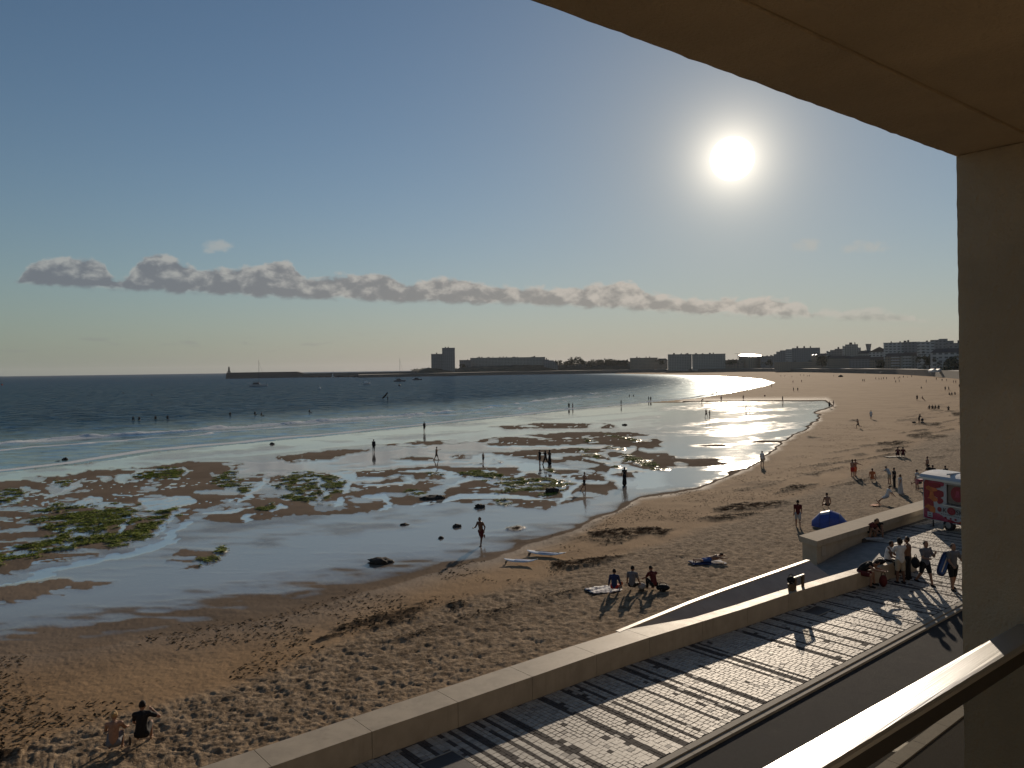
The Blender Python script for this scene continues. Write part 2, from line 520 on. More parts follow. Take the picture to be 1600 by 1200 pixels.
def sea_material():
    m = bpy.data.materials.new('sea_water'); m.use_nodes = True
    w = NT(m.node_tree); b = w.n['Principled BSDF']
    geo = w.node('ShaderNodeNewGeometry'); P = geo.outputs['Position']
    at = w.node('ShaderNodeAttribute', attribute_name='mask_a'); sp = w.node('ShaderNodeSeparateColor'); w.l.new(at.outputs['Color'], sp.inputs[0])
    foam0, shallow, farm = sp.outputs
    mp = w.node('ShaderNodeMapping'); w.put(mp.inputs['Vector'], P)
    mp.inputs['Rotation'].default_value = (0, 0, math.radians(-20)); mp.inputs['Scale'].default_value = (0.45, 1.0, 1.0)
    V = mp.outputs[0]
    n1 = w.noise(V, 0.55, 4, 0.6, 0.4); n2 = w.noise(V, 2.4, 3, 0.6); n3 = w.noise(V, 0.06, 3, 0.5)
    h = w.math('ADD', w.math('MULTIPLY', n1, w.mixf(shallow, 0.46, 0.16)), w.math('MULTIPLY', n2, w.mixf(shallow, 0.085, 0.035)))
    h = w.math('ADD', h, w.math('MULTIPLY', n3, 2.2))
    def slope(scale, detail):
        nd = w.node('ShaderNodeTexNoise'); w.put(nd.inputs['Vector'], V); nd.inputs['Scale'].default_value = scale
        nd.inputs['Detail'].default_value = detail; nd.inputs['Roughness'].default_value = 0.62
        return w.vmath('SUBTRACT', nd.outputs[1], (0.5, 0.5, 0.5))
    tilt = w.vmath('ADD', w.vmath('SCALE', slope(0.42, 3), scale=w.mixf(shallow, 0.85, 0.30)), w.vmath('SCALE', slope(2.6, 3), scale=w.mixf(shallow, 0.50, 0.16)))
    tilt = w.vmath('MULTIPLY', tilt, (0.8, 1.0, 0.0))
    nn = w.vmath('NORMALIZE', w.vmath('ADD', geo.outputs['Normal'], tilt))
    fo = w.noise(P, 1.3, 5, 0.7, 0.6)
    foam = w.math('MULTIPLY', w.ramp01(foam0, 0.03, 0.55), w.ramp01(w.math('ADD', fo, w.math('MULTIPLY', foam0, 0.40)), 0.47, 0.64))
    deep = w.mix(w.ramp01(n3, 0.35, 0.65), (0.012, 0.040, 0.075), (0.018, 0.054, 0.092))
    col = w.mix(shallow, deep, (0.075, 0.105, 0.100))
    col = w.mix(foam, col, (0.66, 0.68, 0.68))
    # rough water seen from low down: wave faces turned to the eye show the water's own colour, only part mirrors the sky
    w.n.remove(b)
    df = w.node('ShaderNodeBsdfDiffuse'); w.put(df.inputs['Color'], col)
    gl = w.node('ShaderNodeBsdfGlossy'); gl.inputs['Color'].default_value = (0.86, 0.95, 1.0, 1)
    w.put(gl.inputs['Roughness'], w.mixf(farm, w.mixf(shallow, 0.12, 0.13), 0.26)); w.put(gl.inputs['Normal'], nn)
    share = w.mixf(shallow, w.mixf(w.ramp01(w.math('MULTIPLY_ADD', n2, 0.5, w.math('MULTIPLY', n1, 0.8)), 0.50, 0.80), 0.03, 0.24), w.mixf(w.ramp01(n1, 0.3, 0.7), 0.40, 0.62))
    share = w.math('MULTIPLY', share, w.math('SUBTRACT', 1.0, foam))
    mx = w.node('ShaderNodeMixShader'); w.put(mx.inputs[0], share)
    w.l.new(df.outputs[0], mx.inputs[1]); w.l.new(gl.outputs[0], mx.inputs[2])
    w.l.new(mx.outputs[0], w.n['Material Output'].inputs['Surface'])
    return m

# ------------------------------------------------------------------ the beach: masks surveyed from the photo, kept on the ground mesh
def ribbon(pts, wpx):
    L = []; Rr = []
    for i, (x, y) in enumerate(pts):
        a = pts[max(0, i - 1)]; b = pts[min(len(pts) - 1, i + 1)]
        dx, dy = b[0] - a[0], b[1] - a[1]; k = math.hypot(dx, dy) or 1
        ww = wpx * (0.25 if i in (0, len(pts) - 1) else 1.0)
        L.append((x - dy / k * ww, y + dx / k * ww)); Rr.append((x + dy / k * ww, y - dx / k * ww))
    return L + Rr[::-1]
BARS = [
    [(-300, 770), (0, 752), (120, 738), (225, 728), (300, 720), (382, 722), (372, 735), (330, 742), (405, 741), (400, 768), (345, 795), (300, 815), (230, 838), (170, 858), (100, 878), (30, 893), (0, 900), (-300, 930)],
    [(395, 750), (450, 739), (600, 734), (690, 736), (720, 752), (650, 788), (560, 803), (470, 806), (370, 818), (325, 816), (370, 785)],
    [(560, 737), (700, 727), (820, 728), (900, 735), (960, 745), (985, 765), (900, 786), (860, 800), (800, 792), (700, 785), (640, 792), (600, 770)],
    [(425, 713), (520, 702), (600, 700), (525, 718), (450, 724)],
    [(530, 697), (650, 688), (745, 685), (740, 692), (640, 699)],
    [(600, 717), (690, 709), (770, 711), (690, 722)],
    [(765, 666), (850, 660), (940, 661), (980, 665), (978, 669), (880, 671), (790, 671)],
    [(660, 690), (760, 682), (900, 675), (1000, 675), (1050, 690), (1030, 702), (930, 696), (800, 698)],
    [(750, 706), (860, 700), (980, 698), (1050, 712), (1060, 735), (1000, 748), (920, 737), (830, 716)],
    [(-200, 918), (0, 915), (80, 903), (165, 911), (105, 930), (0, 945), (-200, 955)],
    [(250, 868), (300, 855), (345, 862), (310, 885), (260, 890)],
    [(430, 676), (520, 668), (640, 664), (560, 672)],
]
POOLS = [
    ribbon([(-20, 918), (60, 898), (130, 880), (180, 868), (240, 856), (275, 840)], 5),
    ribbon([(150, 872), (240, 853), (282, 822), (303, 815)], 5), ribbon([(205, 850), (250, 830), (275, 800), (300, 795)], 3.5),
    ribbon([(170, 842), (190, 826), (213, 802)], 4), ribbon([(85, 842), (115, 824), (135, 816)], 3.5),
    [(218, 779), (300, 775), (306, 783), (286, 791), (246, 798), (220, 790)],
    ribbon([(100, 850), (116, 834), (138, 838)], 4), ribbon([(0, 793), (30, 780), (60, 765)], 3),
    [(105, 791), (135, 776), (160, 777), (163, 783), (140, 789)], ribbon([(68, 780), (100, 767), (125, 756), (132, 747)], 4),
    ribbon([(200, 748), (215, 738), (230, 733)], 3), ribbon([(283, 745), (297, 736), (282, 730)], 3.5),
    ribbon([(370, 790), (392, 772), (412, 760), (420, 745)], 5), ribbon([(376, 816), (390, 808), (402, 802)], 4),
    ribbon([(425, 800), (440, 792), (458, 795)], 5), ribbon([(495, 788), (505, 772), (500, 755), (490, 740)], 5),
    [(515, 738), (560, 735), (558, 745), (545, 768), (530, 772), (540, 752)], ribbon([(515, 790), (530, 785), (535, 778)], 5),
    ribbon([(560, 776), (600, 776), (612, 790), (590, 798)], 5), ribbon([(620, 738), (680, 735), (720, 742)], 3),
    ribbon([(560, 757), (600, 758), (650, 752)], 2.5), ribbon([(700, 730), (760, 727), (830, 726), (900, 733)], 3),
    ribbon([(640, 792), (720, 776), (790, 775), (870, 782)], 4), ribbon([(800, 745), (830, 735), (870, 745), (905, 755)], 4),
    ribbon([(870, 790), (890, 770), (905, 757), (890, 742)], 4), ribbon([(700, 757), (740, 748), (790, 752)], 3),
    ribbon([(935, 745), (960, 735), (1000, 735)], 4), ribbon([(905, 715), (950, 722), (1000, 735), (1040, 738)], 3),
    ribbon([(730, 683), (800, 680), (860, 686)], 2), ribbon([(700, 697), (820, 700), (930, 698)], 3),
    [(985, 740), (1060, 735), (1130, 735), (1140, 742), (1060, 760), (1000, 765)],
    ribbon([(320, 803), (360, 800), (400, 792)], 3),
]
ALGAE = [
    [(40, 800), (90, 788), (150, 788), (215, 785), (240, 798), (285, 792), (280, 806), (230, 838), (180, 852), (140, 852), (90, 864), (30, 872), (0, 882), (-60, 890), (0, 862), (60, 848), (100, 835), (60, 820)],
    [(-40, 775), (0, 768), (45, 766), (30, 782), (0, 792), (-40, 795)],
    [(205, 745), (235, 735), (270, 731), (300, 738), (270, 750), (230, 752)],
    [(335, 755), (345, 738), (372, 736), (376, 748), (360, 764), (340, 765)], [(368, 762), (395, 755), (390, 770), (372, 772)],
    [(430, 752), (455, 740), (495, 738), (540, 745), (545, 765), (520, 772), (500, 785), (478, 788), (440, 778), (455, 768), (432, 762)],
    [(405, 798), (430, 785), (450, 790), (425, 800)],
    [(305, 880), (320, 864), (350, 855), (362, 858), (340, 872), (312, 884)],
    [(715, 740), (745, 736), (775, 740), (800, 748), (840, 748), (850, 760), (800, 770), (770, 758), (735, 748)],
    [(778, 765), (800, 762), (806, 775), (785, 776)], [(775, 780), (800, 778), (810, 788), (785, 790)],
    [(840, 738), (865, 735), (885, 745), (895, 760), (880, 770), (868, 778), (850, 776), (858, 760)],
    [(895, 700), (925, 704), (950, 722), (985, 728), (975, 738), (945, 725), (920, 712)],
    [(960, 708), (985, 712), (1020, 725), (1050, 735), (1020, 735), (985, 722)], [(945, 677), (985, 684), (1012, 692), (990, 691), (955, 682)],
    [(760, 722), (785, 720), (785, 726), (765, 727)], [(735, 726), (757, 722), (757, 728), (740, 729)], [(905, 686), (930, 687), (930, 691), (908, 690)],
    [(660, 738), (690, 735), (700, 742), (670, 745)], [(950, 697), (975, 700), (965, 704), (945, 700)],
    [(640, 770), (665, 768), (660, 775), (640, 776)], [(85, 752), (105, 747), (110, 755), (90, 760)],
]
WET_EDGE = [(-400, 1045), (-100, 1012), (0, 998), (150, 985), (300, 962), (430, 938), (560, 905), (650, 885), (740, 868), (830, 842), (900, 822), (960, 796), (1000, 775), (1060, 768), (1120, 752), (1170, 728), (1205, 706), (1225, 690), (1258, 666), (1278, 652), (1272, 642), (1300, 634), (1290, 627.5), (1120, 628.5), (1070, 629)]
WET_POLY = WET_EDGE + SHORE_PX[::-1][8:] + [(-400, 800)]
CHURN_EDGE = [(-400, 1265), (0, 1168), (200, 1112), (400, 1050), (560, 990), (660, 945), (760, 920), (860, 893), (960, 862), (1060, 835), (1160, 805), (1240, 772), (1300, 748), (1370, 712), (1440, 680), (1520, 660), (1900, 620)]
CHURN_POLY = CHURN_EDGE + [(1900, 1700), (-400, 1700)]
WRACK = [
    [(915, 832), (950, 826), (1000, 825), (1035, 826), (1030, 832), (985, 840), (935, 838)], [(1000, 833), (1040, 828), (1060, 826), (1030, 838)],
    [(785, 826), (805, 821), (825, 825), (805, 830)], [(1110, 795), (1165, 785), (1225, 782), (1240, 786), (1190, 795), (1130, 803)],
    [(1210, 764), (1240, 758), (1285, 756), (1240, 768)], [(1245, 741), (1285, 738), (1275, 745)], [(1260, 681), (1290, 684), (1265, 685)],
    [(1365, 693), (1400, 689), (1420, 690), (1400, 697), (1370, 697)], [(1370, 702), (1400, 700), (1392, 706), (1368, 707)], [(1325, 710), (1345, 708), (1360, 711), (1335, 713)],
    [(1415, 680), (1450, 675), (1455, 680), (1425, 684)], [(1080, 812), (1140, 803), (1200, 800), (1120, 815)], [(1450, 662), (1470, 660), (1468, 665), (1452, 666)],
    [(1485, 645), (1505, 643), (1505, 650), (1488, 650)], [(1322, 657), (1335, 656), (1352, 658), (1330, 659)],
    [(690, 948), (720, 940), (735, 945), (700, 953)], [(525, 985), (550, 980), (545, 988)], [(0, 1180), (40, 1168), (35, 1190), (0, 1200)],
    [(470, 985), (490, 982), (488, 987), (472, 989)], [(860, 880), (930, 872), (1000, 862), (930, 884), (870, 893)],
]
def px_band(V):
    return V

def build_beach():
    rows = np.concatenate([np.arange(579.0, 592, 0.5), np.arange(592, 700, 1.0), np.arange(700, 1180, 1.55), np.arange(1180, 1700, 7.0)])
    cols = np.concatenate([np.arange(-620, -20, 12.0), np.arange(-20, 1525, 2.0), np.arange(1525, 2100, 10.0)])
    nr, nc = len(rows), len(cols)
    # survey grid laid level: the row is the depression, the column the bearing
    B, A = np.meshgrid((HOR - rows) / FX, (cols - 800) / FX, indexing='ij')
    dx = A * cr + B * sr; dz = B * cr - A * sr
    dz = np.minimum(dz, -0.0052)
    Z = np.full(A.shape, -2.6)
    for _ in range(4):
        k = (Z - CAM_Z) / dz
        X = dx * k; Y = k
        Z = beach_z(X, Y)
    PX = 800 + FX * A; PY = HOR - FX * B
    # ragged edges come from noise on the ground
    r = np.hypot(X, Y)
    w1 = fbm(X / 3.1, Y / 3.1, 3, 4) - 0.5; w2 = fbm(X / 3.1 + 40, Y / 3.1, 11, 4) - 0.5
    w3 = fbm(X / 11, Y / 11, 21, 3) - 0.5
    sc = 1200 / np.maximum(Y, 15)                # pixels per metre
    WX = PX + w1 * sc * 1.6 + w3 * sc * 2.2
    WY = PY + (w2 * sc * 1.6) * 0.30
    e2 = fbm(PX / 90, PY / 4.5, 171, 4) - 0.5
    WXs = PX + w3 * sc * 1.5 + e2 * 190 * sstep(PX, 900, 1080) * sstep(PY, 800, 740)
    WYs = PY + w2 * sc * 0.12
    def mask(polys, x, y):
        m = np.zeros(x.shape, bool)
        for P in polys:
            P = np.array(P, float)
            lo = P.min(0) - 2; hi = P.max(0) + 2
            sel = (x > lo[0]) & (x < hi[0]) & (y > lo[1]) & (y < hi[1])
            if sel.any():
                mm = in_poly(x[sel], y[sel], P)
                q = m[sel]; q |= mm; m[sel] = q
        return m.astype(float)
    def blur(m, n=1):
        for _ in range(n):
            m = (m + np.roll(m, 1, 0) + np.roll(m, -1, 0) + np.roll(m, 1, 1) + np.roll(m, -1, 1)) / 5
        return m
    def polydist(edge, x, y):
        return seg_dist(x, y, np.array(edge, float))
    sea = in_poly(X, Y, SEA_POLY)
    wetm = mask([WET_POLY], WX, WYs)
    de = polydist(WET_EDGE, WX, WYs)
    wsoft = 16.0 + 44.0 * sstep(PX, 760, 520) - 11.0 * sstep(PX, 820, 1020)
    wet = np.where(wetm > 0, 0.5 + 0.5 * np.clip(de / wsoft, 0, 1), 0.5 - 0.5 * np.clip(de / (wsoft * 0.5), 0, 1))
    damp = np.where(wetm > 0, 1.0, 1.0 - sstep(de, 2, 34 + 56 * sstep(PX, 760, 520) - 24 * sstep(PX, 820, 1020)))
    er = fbm(PX / 46, PY / 7.5 + w3 * 2, 141, 4)
    w4 = fbm(X / 0.9, Y / 0.9, 145, 3) - 0.5
    bars = blur(mask(BARS, WX + w4 * sc * 1.2 + (er - 0.5) * 60, WY + w4 * sc * 0.25), 1) * sstep(er, 0.30, 0.40)
    pools = blur(mask(POOLS, PX + w1 * sc * 1.3 + w4 * sc * 0.8, PY + w2 * sc * 0.22 + w4 * sc * 0.12), 1)
    algae = blur(mask(ALGAE, PX + w1 * sc * 2.0 + w4 * sc * 2.0, PY + w2 * sc * 0.5 + w4 * sc * 0.5), 1) * sstep(fbm((X + 0.6 * Y) / 2.6, (Y - 0.6 * X) / 1.1, 161, 4), 0.36, 0.48)
    # sheets of water lie in long streaks between the bars
    t, n = to_tn(X, Y)
    st = fbm(t / 26, n / 5.0, 31, 4)
    flat = wet * (1 - bars)
    upper = sstep(PY, 800, 740)
    st = 0.55 * st + 0.45 * fbm(PX / 60, PY / 5.0, 151, 4)
    film = flat * np.clip(0.35 + 0.65 * sstep(st, 0.36, 0.52), 0, 1)
    pool = np.maximum(pools * np.clip(wet + 0.5, 0, 1), flat * upper * sstep(st, 0.36, 0.54) * 0.95)
    pool = np.maximum(pool, 0.40 * flat * (1 - upper) * sstep(st, 0.40, 0.60))
    wet = wet * (1 - 0.55 * (1 - upper) * sstep(st, 0.50, 0.36)) * (1 - 0.35 * upper * sstep(st, 0.46, 0.36))
    gmod = blur(1 - 0.9 * sstep(PX, 930, 1040) * sstep(PY, 655, 690) * sstep(fbm(PX / 120, PY / 7.5, 181, 4), 0.52, 0.40), 3)
    wet = blur(wet * gmod, 1); pool = pool * sstep(gmod, 0.3, 0.9)
    glintz = sstep(PX, 1000, 1080) * sstep(PY, 775, 750)
    pool = pool * (1 - glintz * 0.75)
    # small pools among the weed
    sp = fbm((X + 0.5 * Y) / 2.4, (Y - 0.5 * X) / 0.9, 51, 3)
    near_alg = blur(algae, 6)
    small = sstep(sp, 0.58, 0.64) * np.clip(near_alg * 2.2, 0, 1) * bars
    pool = np.maximum(pool, small)
    rv = fbm((X * 0.9 + 0.5 * Y) / 13 + w3, (Y * 0.9 - 0.5 * X) / 4.2, 191, 4)
    riv = (1 - sstep(np.abs(rv - 0.5), 0.004, 0.020)) * bars * sstep(fbm(X / 9, Y / 9, 195, 2), 0.42, 0.55)
    pool = np.maximum(pool, riv * 0.9)
    small = np.maximum(small, riv)
    algae = algae * (1 - 0.85 * np.clip(small + pools, 0, 1))
    wet = np.where(bars > 0.3, np.minimum(wet, 1 - bars * 0.78), wet)
    pool = np.clip(pool, 0, 1)
    churn = np.clip(mask([CHURN_POLY], WX, WY), 0, 1)
    dch = polydist(CHURN_EDGE, WX, WY)
    churn = churn * sstep(dch, 0, 18)
    # smoother wheel track along the wall
    track = np.exp(-((n - WALL_N - 4.6 - 0.4 * w3) / 0.9) ** 2)
    churn = churn * (1 - 0.75 * track) * (1 - 0.62 * sstep(n - WALL_N + w3 * 2.0, 5.6, 4.2) * sstep(r, 48, 40))
    wrack = blur(mask(WRACK, PX + w1 * sc * 1.2, PY + w2 * sc * 0.3), 1)
    wl = fbm(t / 9, n / 1.6, 71, 4)
    wrack = np.maximum(wrack, 0.85 * sstep(wl, 0.60, 0.70) * (1 - wet) * np.exp(-((dch) / 45) ** 2) * sstep(PX, 300, 420))
    damp = np.clip(damp, 0, 1) * (1 - churn * 0.8)
    damp = np.maximum(damp, bars * 0.9)
    for q in (wet, pool, algae, churn, wrack, damp):
        q[sea] = np.where(q is wet, 1.0, 0.0) if q is not wet else 1.0
    # relief: footprints in the dry sand, ledges under the weed, heaps of wrack
    foot = 0.6 * (1 - np.abs(2 * fbm(X / 0.26, Y / 0.24, 81, 3, 0.65) - 1)) + 0.4 * fbm(X / 0.13, Y / 0.12, 82, 2)
    pit = sstep(vnoise(X / 0.30 + w1 * 2, Y / 0.30, 83), 0.58, 0.85)
    cam_near = sstep(r, 170, 60)
    Z = Z + churn * ((foot - 0.7) * 0.15 - pit * 0.045 + w3 * 0.08) * np.clip(cam_near + 0.35, 0, 1)
    Z = Z + (1 - churn) * (1 - wet) * ((foot - 0.7) * 0.05 + (fbm(X / 2.2, Y / 2.2, 85, 3) - 0.5) * 0.10)
    Z = Z + algae * (0.03 + (fbm(X / 0.8, Y / 0.8, 91, 4) - 0.40) * 0.34)
    Z = Z + blur(bars, 8) * 0.03
    Z = Z - pool * 0.02
    Z = Z + wrack * (0.04 + np.maximum(fbm(X / 0.5, Y / 0.5, 95, 3) - 0.3, 0) * 0.25)
    # the wall stands on the sand: drop the sand under the promenade
    Z = np.where(n < WALL_N - 0.9, -3.4, Z)
    idx = np.arange(nr * nc).reshape(nr, nc)
    q = np.stack([idx[:-1, :-1], idx[:-1, 1:], idx[1:, 1:], idx[1:, :-1]], -1).reshape(-1, 4)[:, ::-1]
    # leave out quads that lie far out at sea or well under the promenade
    keep = ~((sea & (seg_dist(X, Y, SHORE) > 60)) | (n < WALL_N - 6))
    kq = keep.ravel()[q].any(1)
    q = q[kq]
    used = np.unique(q)
    remap = np.full(nr * nc, -1); remap[used] = np.arange(len(used))
    V = np.stack([X, Y, Z], -1).reshape(-1, 3)[used]
    me = mesh_np('beach', V, remap[q])
    for nm, ch in (('mask_a', (wet, pool, algae)), ('mask_b', (churn, wrack, damp))):
        at = me.attributes.new(nm, 'FLOAT_COLOR', 'POINT')
        c = np.stack([np.clip(x, 0, 1) for x in ch] + [np.ones_like(X)], -1).reshape(-1, 4)[used]
        at.data.foreach_set('color', c.astype(np.float32).ravel())
    o = link('beach', me, beach_material())
    tag(o, kind='structure')
    return dict(X=X, Y=Y, Z=Z, algae=algae, wrack=wrack, pool=pool, keep=keep, wet=wet, PX=PX, PY=PY, churn=churn, damp=damp)
BEACH = build_beach()

def build_sea():
    dep = np.concatenate([np.geomspace(0.00125, 0.009, 60), np.linspace(0.0092, 0.16, 380)])
    az = np.tan(np.radians(np.linspace(-46, 30, 620)))
    Dp, A = np.meshgrid(dep, az, indexing='ij')
    Y = (CAM_Z - SEA_Z) / Dp
    X = A * Y
    d = seg_dist(X, Y, SHORE)
    sea = in_poly(X, Y, SEA_POLY) | (Y > 1700)
    db = seg_dist(X, Y, BREAKER)
    nz = fbm(X / 14, Y / 14, 5, 3) - 0.5
    nz2 = fbm(X / 5, Y / 5, 9, 3) - 0.5
    # signed distance from the breaker, positive towards the shore
    inside = in_poly(X, Y, np.vstack([BREAKER, [[500, 3200], [-2600, 3200], [-2600, 200]]]))
    sb = np.where(inside, -db, db) + nz * 7
    Z = np.full(X.shape, SEA_Z)
    live = sstep(d, 2, 14) * sea
    near = sstep(Y, 700, 120)
    # the breaking wave has a steep face to the shore, swells behind it
    amp = 0.55 * np.clip(0.65 + nz2 * 2.4, 0.15, 1.2)
    ridge = np.exp(-np.where(sb > 0, (sb / 1.0) ** 2, (sb / 3.6) ** 2))
    Z = Z + live * near * amp * ridge
    for off, a, wd in ((-26, 0.26, 5), (-55, 0.24, 6), (-88, 0.20, 7), (11, 0.16, 1.2), (22, 0.10, 1.0)):
        Z = Z + live * near * a * np.clip(0.6 + nz2 * 2.5, 0, 1.3) * np.exp(-((sb - off + nz * 8) / wd) ** 2)
    sl = np.clip(1 - d / 55, 0, 1)
    foam = live * near * (np.exp(-((sb + 0.1) / 0.8) ** 2) * np.clip(0.55 + nz2 * 3, 0, 1) + 0.55 * np.exp(-np.maximum(sb, 0) / 9) * (sb > 0) * np.clip(0.5 + nz * 2.2, 0, 1))
    foam = np.maximum(foam, 0.9 * np.exp(-((d - 3 + nz * 5) / 1.3) ** 2) * sea * near)
    foam = np.maximum(foam, 0.6 * np.exp(-((sb - 11 + nz * 8) / 1.0) ** 2) * sea * near)
    shallow = np.clip(sstep(d, 95, 12), 0, 1)
    farm = sstep(Y, 150, 1500)
    nr, nc = X.shape
    idx = np.arange(nr * nc).reshape(nr, nc)
    q = np.stack([idx[:-1, :-1], idx[:-1, 1:], idx[1:, 1:], idx[1:, :-1]], -1).reshape(-1, 4)
    keep = sea | (d < 30)
    q = q[keep.ravel()[q].any(1)]
    used = np.unique(q); remap = np.full(nr * nc, -1); remap[used] = np.arange(len(used))
    me = mesh_np('sea', np.stack([X, Y, Z], -1).reshape(-1, 3)[used], remap[q])
    at = me.attributes.new('mask_a', 'FLOAT_COLOR', 'POINT')
    c = np.stack([np.clip(foam, 0, 1), shallow, farm, np.ones_like(X)], -1).reshape(-1, 4)[used]
    at.data.foreach_set('color', c.astype(np.float32).ravel())
    tag(link('sea', me, sea_material()), kind='structure')
build_sea()

# ------------------------------------------------------------------ materials for built things
def concrete_material(name, color, rough=0.75, joint=None):
    m = material(name, color, rough, var=0.10, scale=1.6, bump=0.003, bscale=60)
    w = NT(m.node_tree); b = w.n['Principled BSDF']
    geo = w.node('ShaderNodeNewGeometry')
    src = b.inputs['Base Color'].links[0].from_socket
    mp = w.node('ShaderNodeMapping'); mp.inputs['Scale'].default_value = (3.0, 3.0, 0.5); w.put(mp.inputs['Vector'], geo.outputs['Position'])
    st = w.noise(mp.outputs[0], 1.5, 5, 0.6)
    w.put(b.inputs['Base Color'], w.mix(w.math('MULTIPLY', w.ramp01(st, 0.5, 0.75), 0.30), src, tuple(c * 0.55 for c in color)))
    return m
M_STONE = concrete_material('wall_stone', (0.40, 0.335, 0.25), 0.55)
M_CAPST = concrete_material('cap_stone', (0.42, 0.36, 0.28), 0.45)
M_SLAB = concrete_material('slab_stone', (0.40, 0.335, 0.25), 0.9)
for _m in (M_SLAB, M_STONE):
    _m.node_tree.nodes['Principled BSDF'].inputs['Specular IOR Level'].default_value = 0.12
M_RAMP = concrete_material('ramp_concrete', (0.34, 0.30, 0.26), 0.8)
M_PLAZA = material('plaza_paving', (0.20, 0.185, 0.165), 0.7, var=0.2, scale=3.0, bump=0.004, bscale=30)
M_SETT = [material('pale_granite', (0.36, 0.33, 0.28), 0.58, spec=0.36, var=0.25, scale=4.5, bump=0.004, bscale=90),
          material('grey_granite', (0.26, 0.24, 0.21), 0.65, spec=0.25, var=0.25, scale=4.5, bump=0.004, bscale=90),
          material('dark_basalt', (0.085, 0.075, 0.068), 0.85, spec=0.08, var=0.25, scale=4.5, bump=0.004, bscale=90)]
M_MORTAR = material('paving_joint', (0.075, 0.068, 0.06), 0.9, var=0.3, scale=9)
M_KERB = material('kerb_granite', (0.30, 0.27, 0.22), 0.8, spec=0.15, var=0.15, scale=3, bump=0.002)
M_ASPH = material('asphalt', (0.040, 0.038, 0.036), 0.97, spec=0.12, var=0.22, scale=2.2, bump=0.006, bscale=120)
M_IRON = material('cast_iron', (0.05, 0.047, 0.045), 0.5, metal=0.6, bump=0.003, bscale=40)
M_PALEIRON = material('worn_cover', (0.40, 0.36, 0.28), 0.6, bump=0.002)
M_RENDER = material('balcony_render', (0.56, 0.44, 0.29), 0.9, var=0.13, scale=3.0, bump=0.004, bscale=170)
M_STEEL = None
M_FACADE = material('facade_render', (0.30, 0.26, 0.21), 0.85, var=0.06, scale=0.6)
M_DARK = material('dark_metal', (0.03, 0.03, 0.032), 0.45)
M_WHITE = material('white_paint', (0.74, 0.74, 0.72), 0.45, var=0.05)
M_ROCK = material('dark_rock', (0.045, 0.038, 0.032), 0.85, spec=0.15, var=0.4, scale=3.0, bump=0.03, bscale=6)

def steel_material():
    m = bpy.data.materials.new('brushed_steel'); m.use_nodes = True
    w = NT(m.node_tree); b = w.n['Principled BSDF']
    geo = w.node('ShaderNodeNewGeometry')
    mp = w.node('ShaderNodeMapping'); w.put(mp.inputs['Vector'], geo.outputs['Position'])
    mp.vector_type = 'TEXTURE'
    mp.inputs['Rotation'].default_value = (0, 0, math.radians(40)); mp.inputs['Scale'].default_value = (1.0, 0.003, 0.003)
    n = w.noise(mp.outputs[0], 1.2, 4, 0.6)
    b.inputs['Base Color'].default_value = (0.58, 0.59, 0.59, 1); b.inputs['Metallic'].default_value = 1.0
    w.put(b.inputs['Roughness'], w.math('MULTIPLY_ADD', n, 0.10, 0.40))
    bp = w.node('ShaderNodeBump'); bp.inputs['Distance'].default_value = 0.0004; w.put(bp.inputs['Height'], n); w.l.new(bp.outputs[0], b.inputs['Normal'])
    return m
M_STEEL = steel_material()
def glass_material():
    m = bpy.data.materials.new('tinted_glass'); m.use_nodes = True
    w = NT(m.node_tree); w.n.clear()
    out = w.node('ShaderNodeOutputMaterial')
    t = w.node('ShaderNodeBsdfTransparent'); t.inputs[0].default_value = (0.80, 0.79, 0.76, 1)
    g = w.node('ShaderNodeBsdfGlossy'); g.inputs['Roughness'].default_value = 0.01; g.inputs[0].default_value = (0.8, 0.8, 0.8, 1)
    fr = w.node('ShaderNodeFresnel'); fr.inputs[0].default_value = 1.45
    gg = w.node('ShaderNodeNewGeometry')
    mx = w.node('ShaderNodeMixShader'); w.put(mx.inputs[0], w.math('MULTIPLY', fr.outputs[0], w.math('SUBTRACT', 1.0, gg.outputs['Backfacing']))); w.l.new(t.outputs[0], mx.inputs[1]); w.l.new(g.outputs[0], mx.inputs[2])
    w.l.new(mx.outputs[0], out.inputs['Surface'])
    return m
M_GLASS = glass_material()

# ------------------------------------------------------------------ promenade, road, kerb
WALL_T = [-14, 4.0, 6.4, 8.77, 11.16, 13.58, 16.02, 18.24, 20.65, 22.95, 25.4, 27.6, 29.9, 32.2, 34.4]
def wall_in(t):
    return float(np.interp(t, [-14, 8.77, 13.6, 16.0, 18.24, 20.7, 23.0, 25.4, 29.8, 34.4], [15.9, 15.62, 15.51, 15.47, 15.36, 15.17, 15.0, 14.9, 14.55, 14.15]))
WALL_H = 0.62
def wall_w(t):
    return float(np.interp(t, [18.24, 20.65], [0.95, 0.44]))     # the coping narrows where the ramp leaves it
KERB_N = 11.25

def slab(name, pts_tn, z, th, mat, parent=None):
    mb = MB()
    mb.prism([tn(t, n, z - th) for t, n in pts_tn], (0, 0, th))
    return mb.build(name, mat, parent)
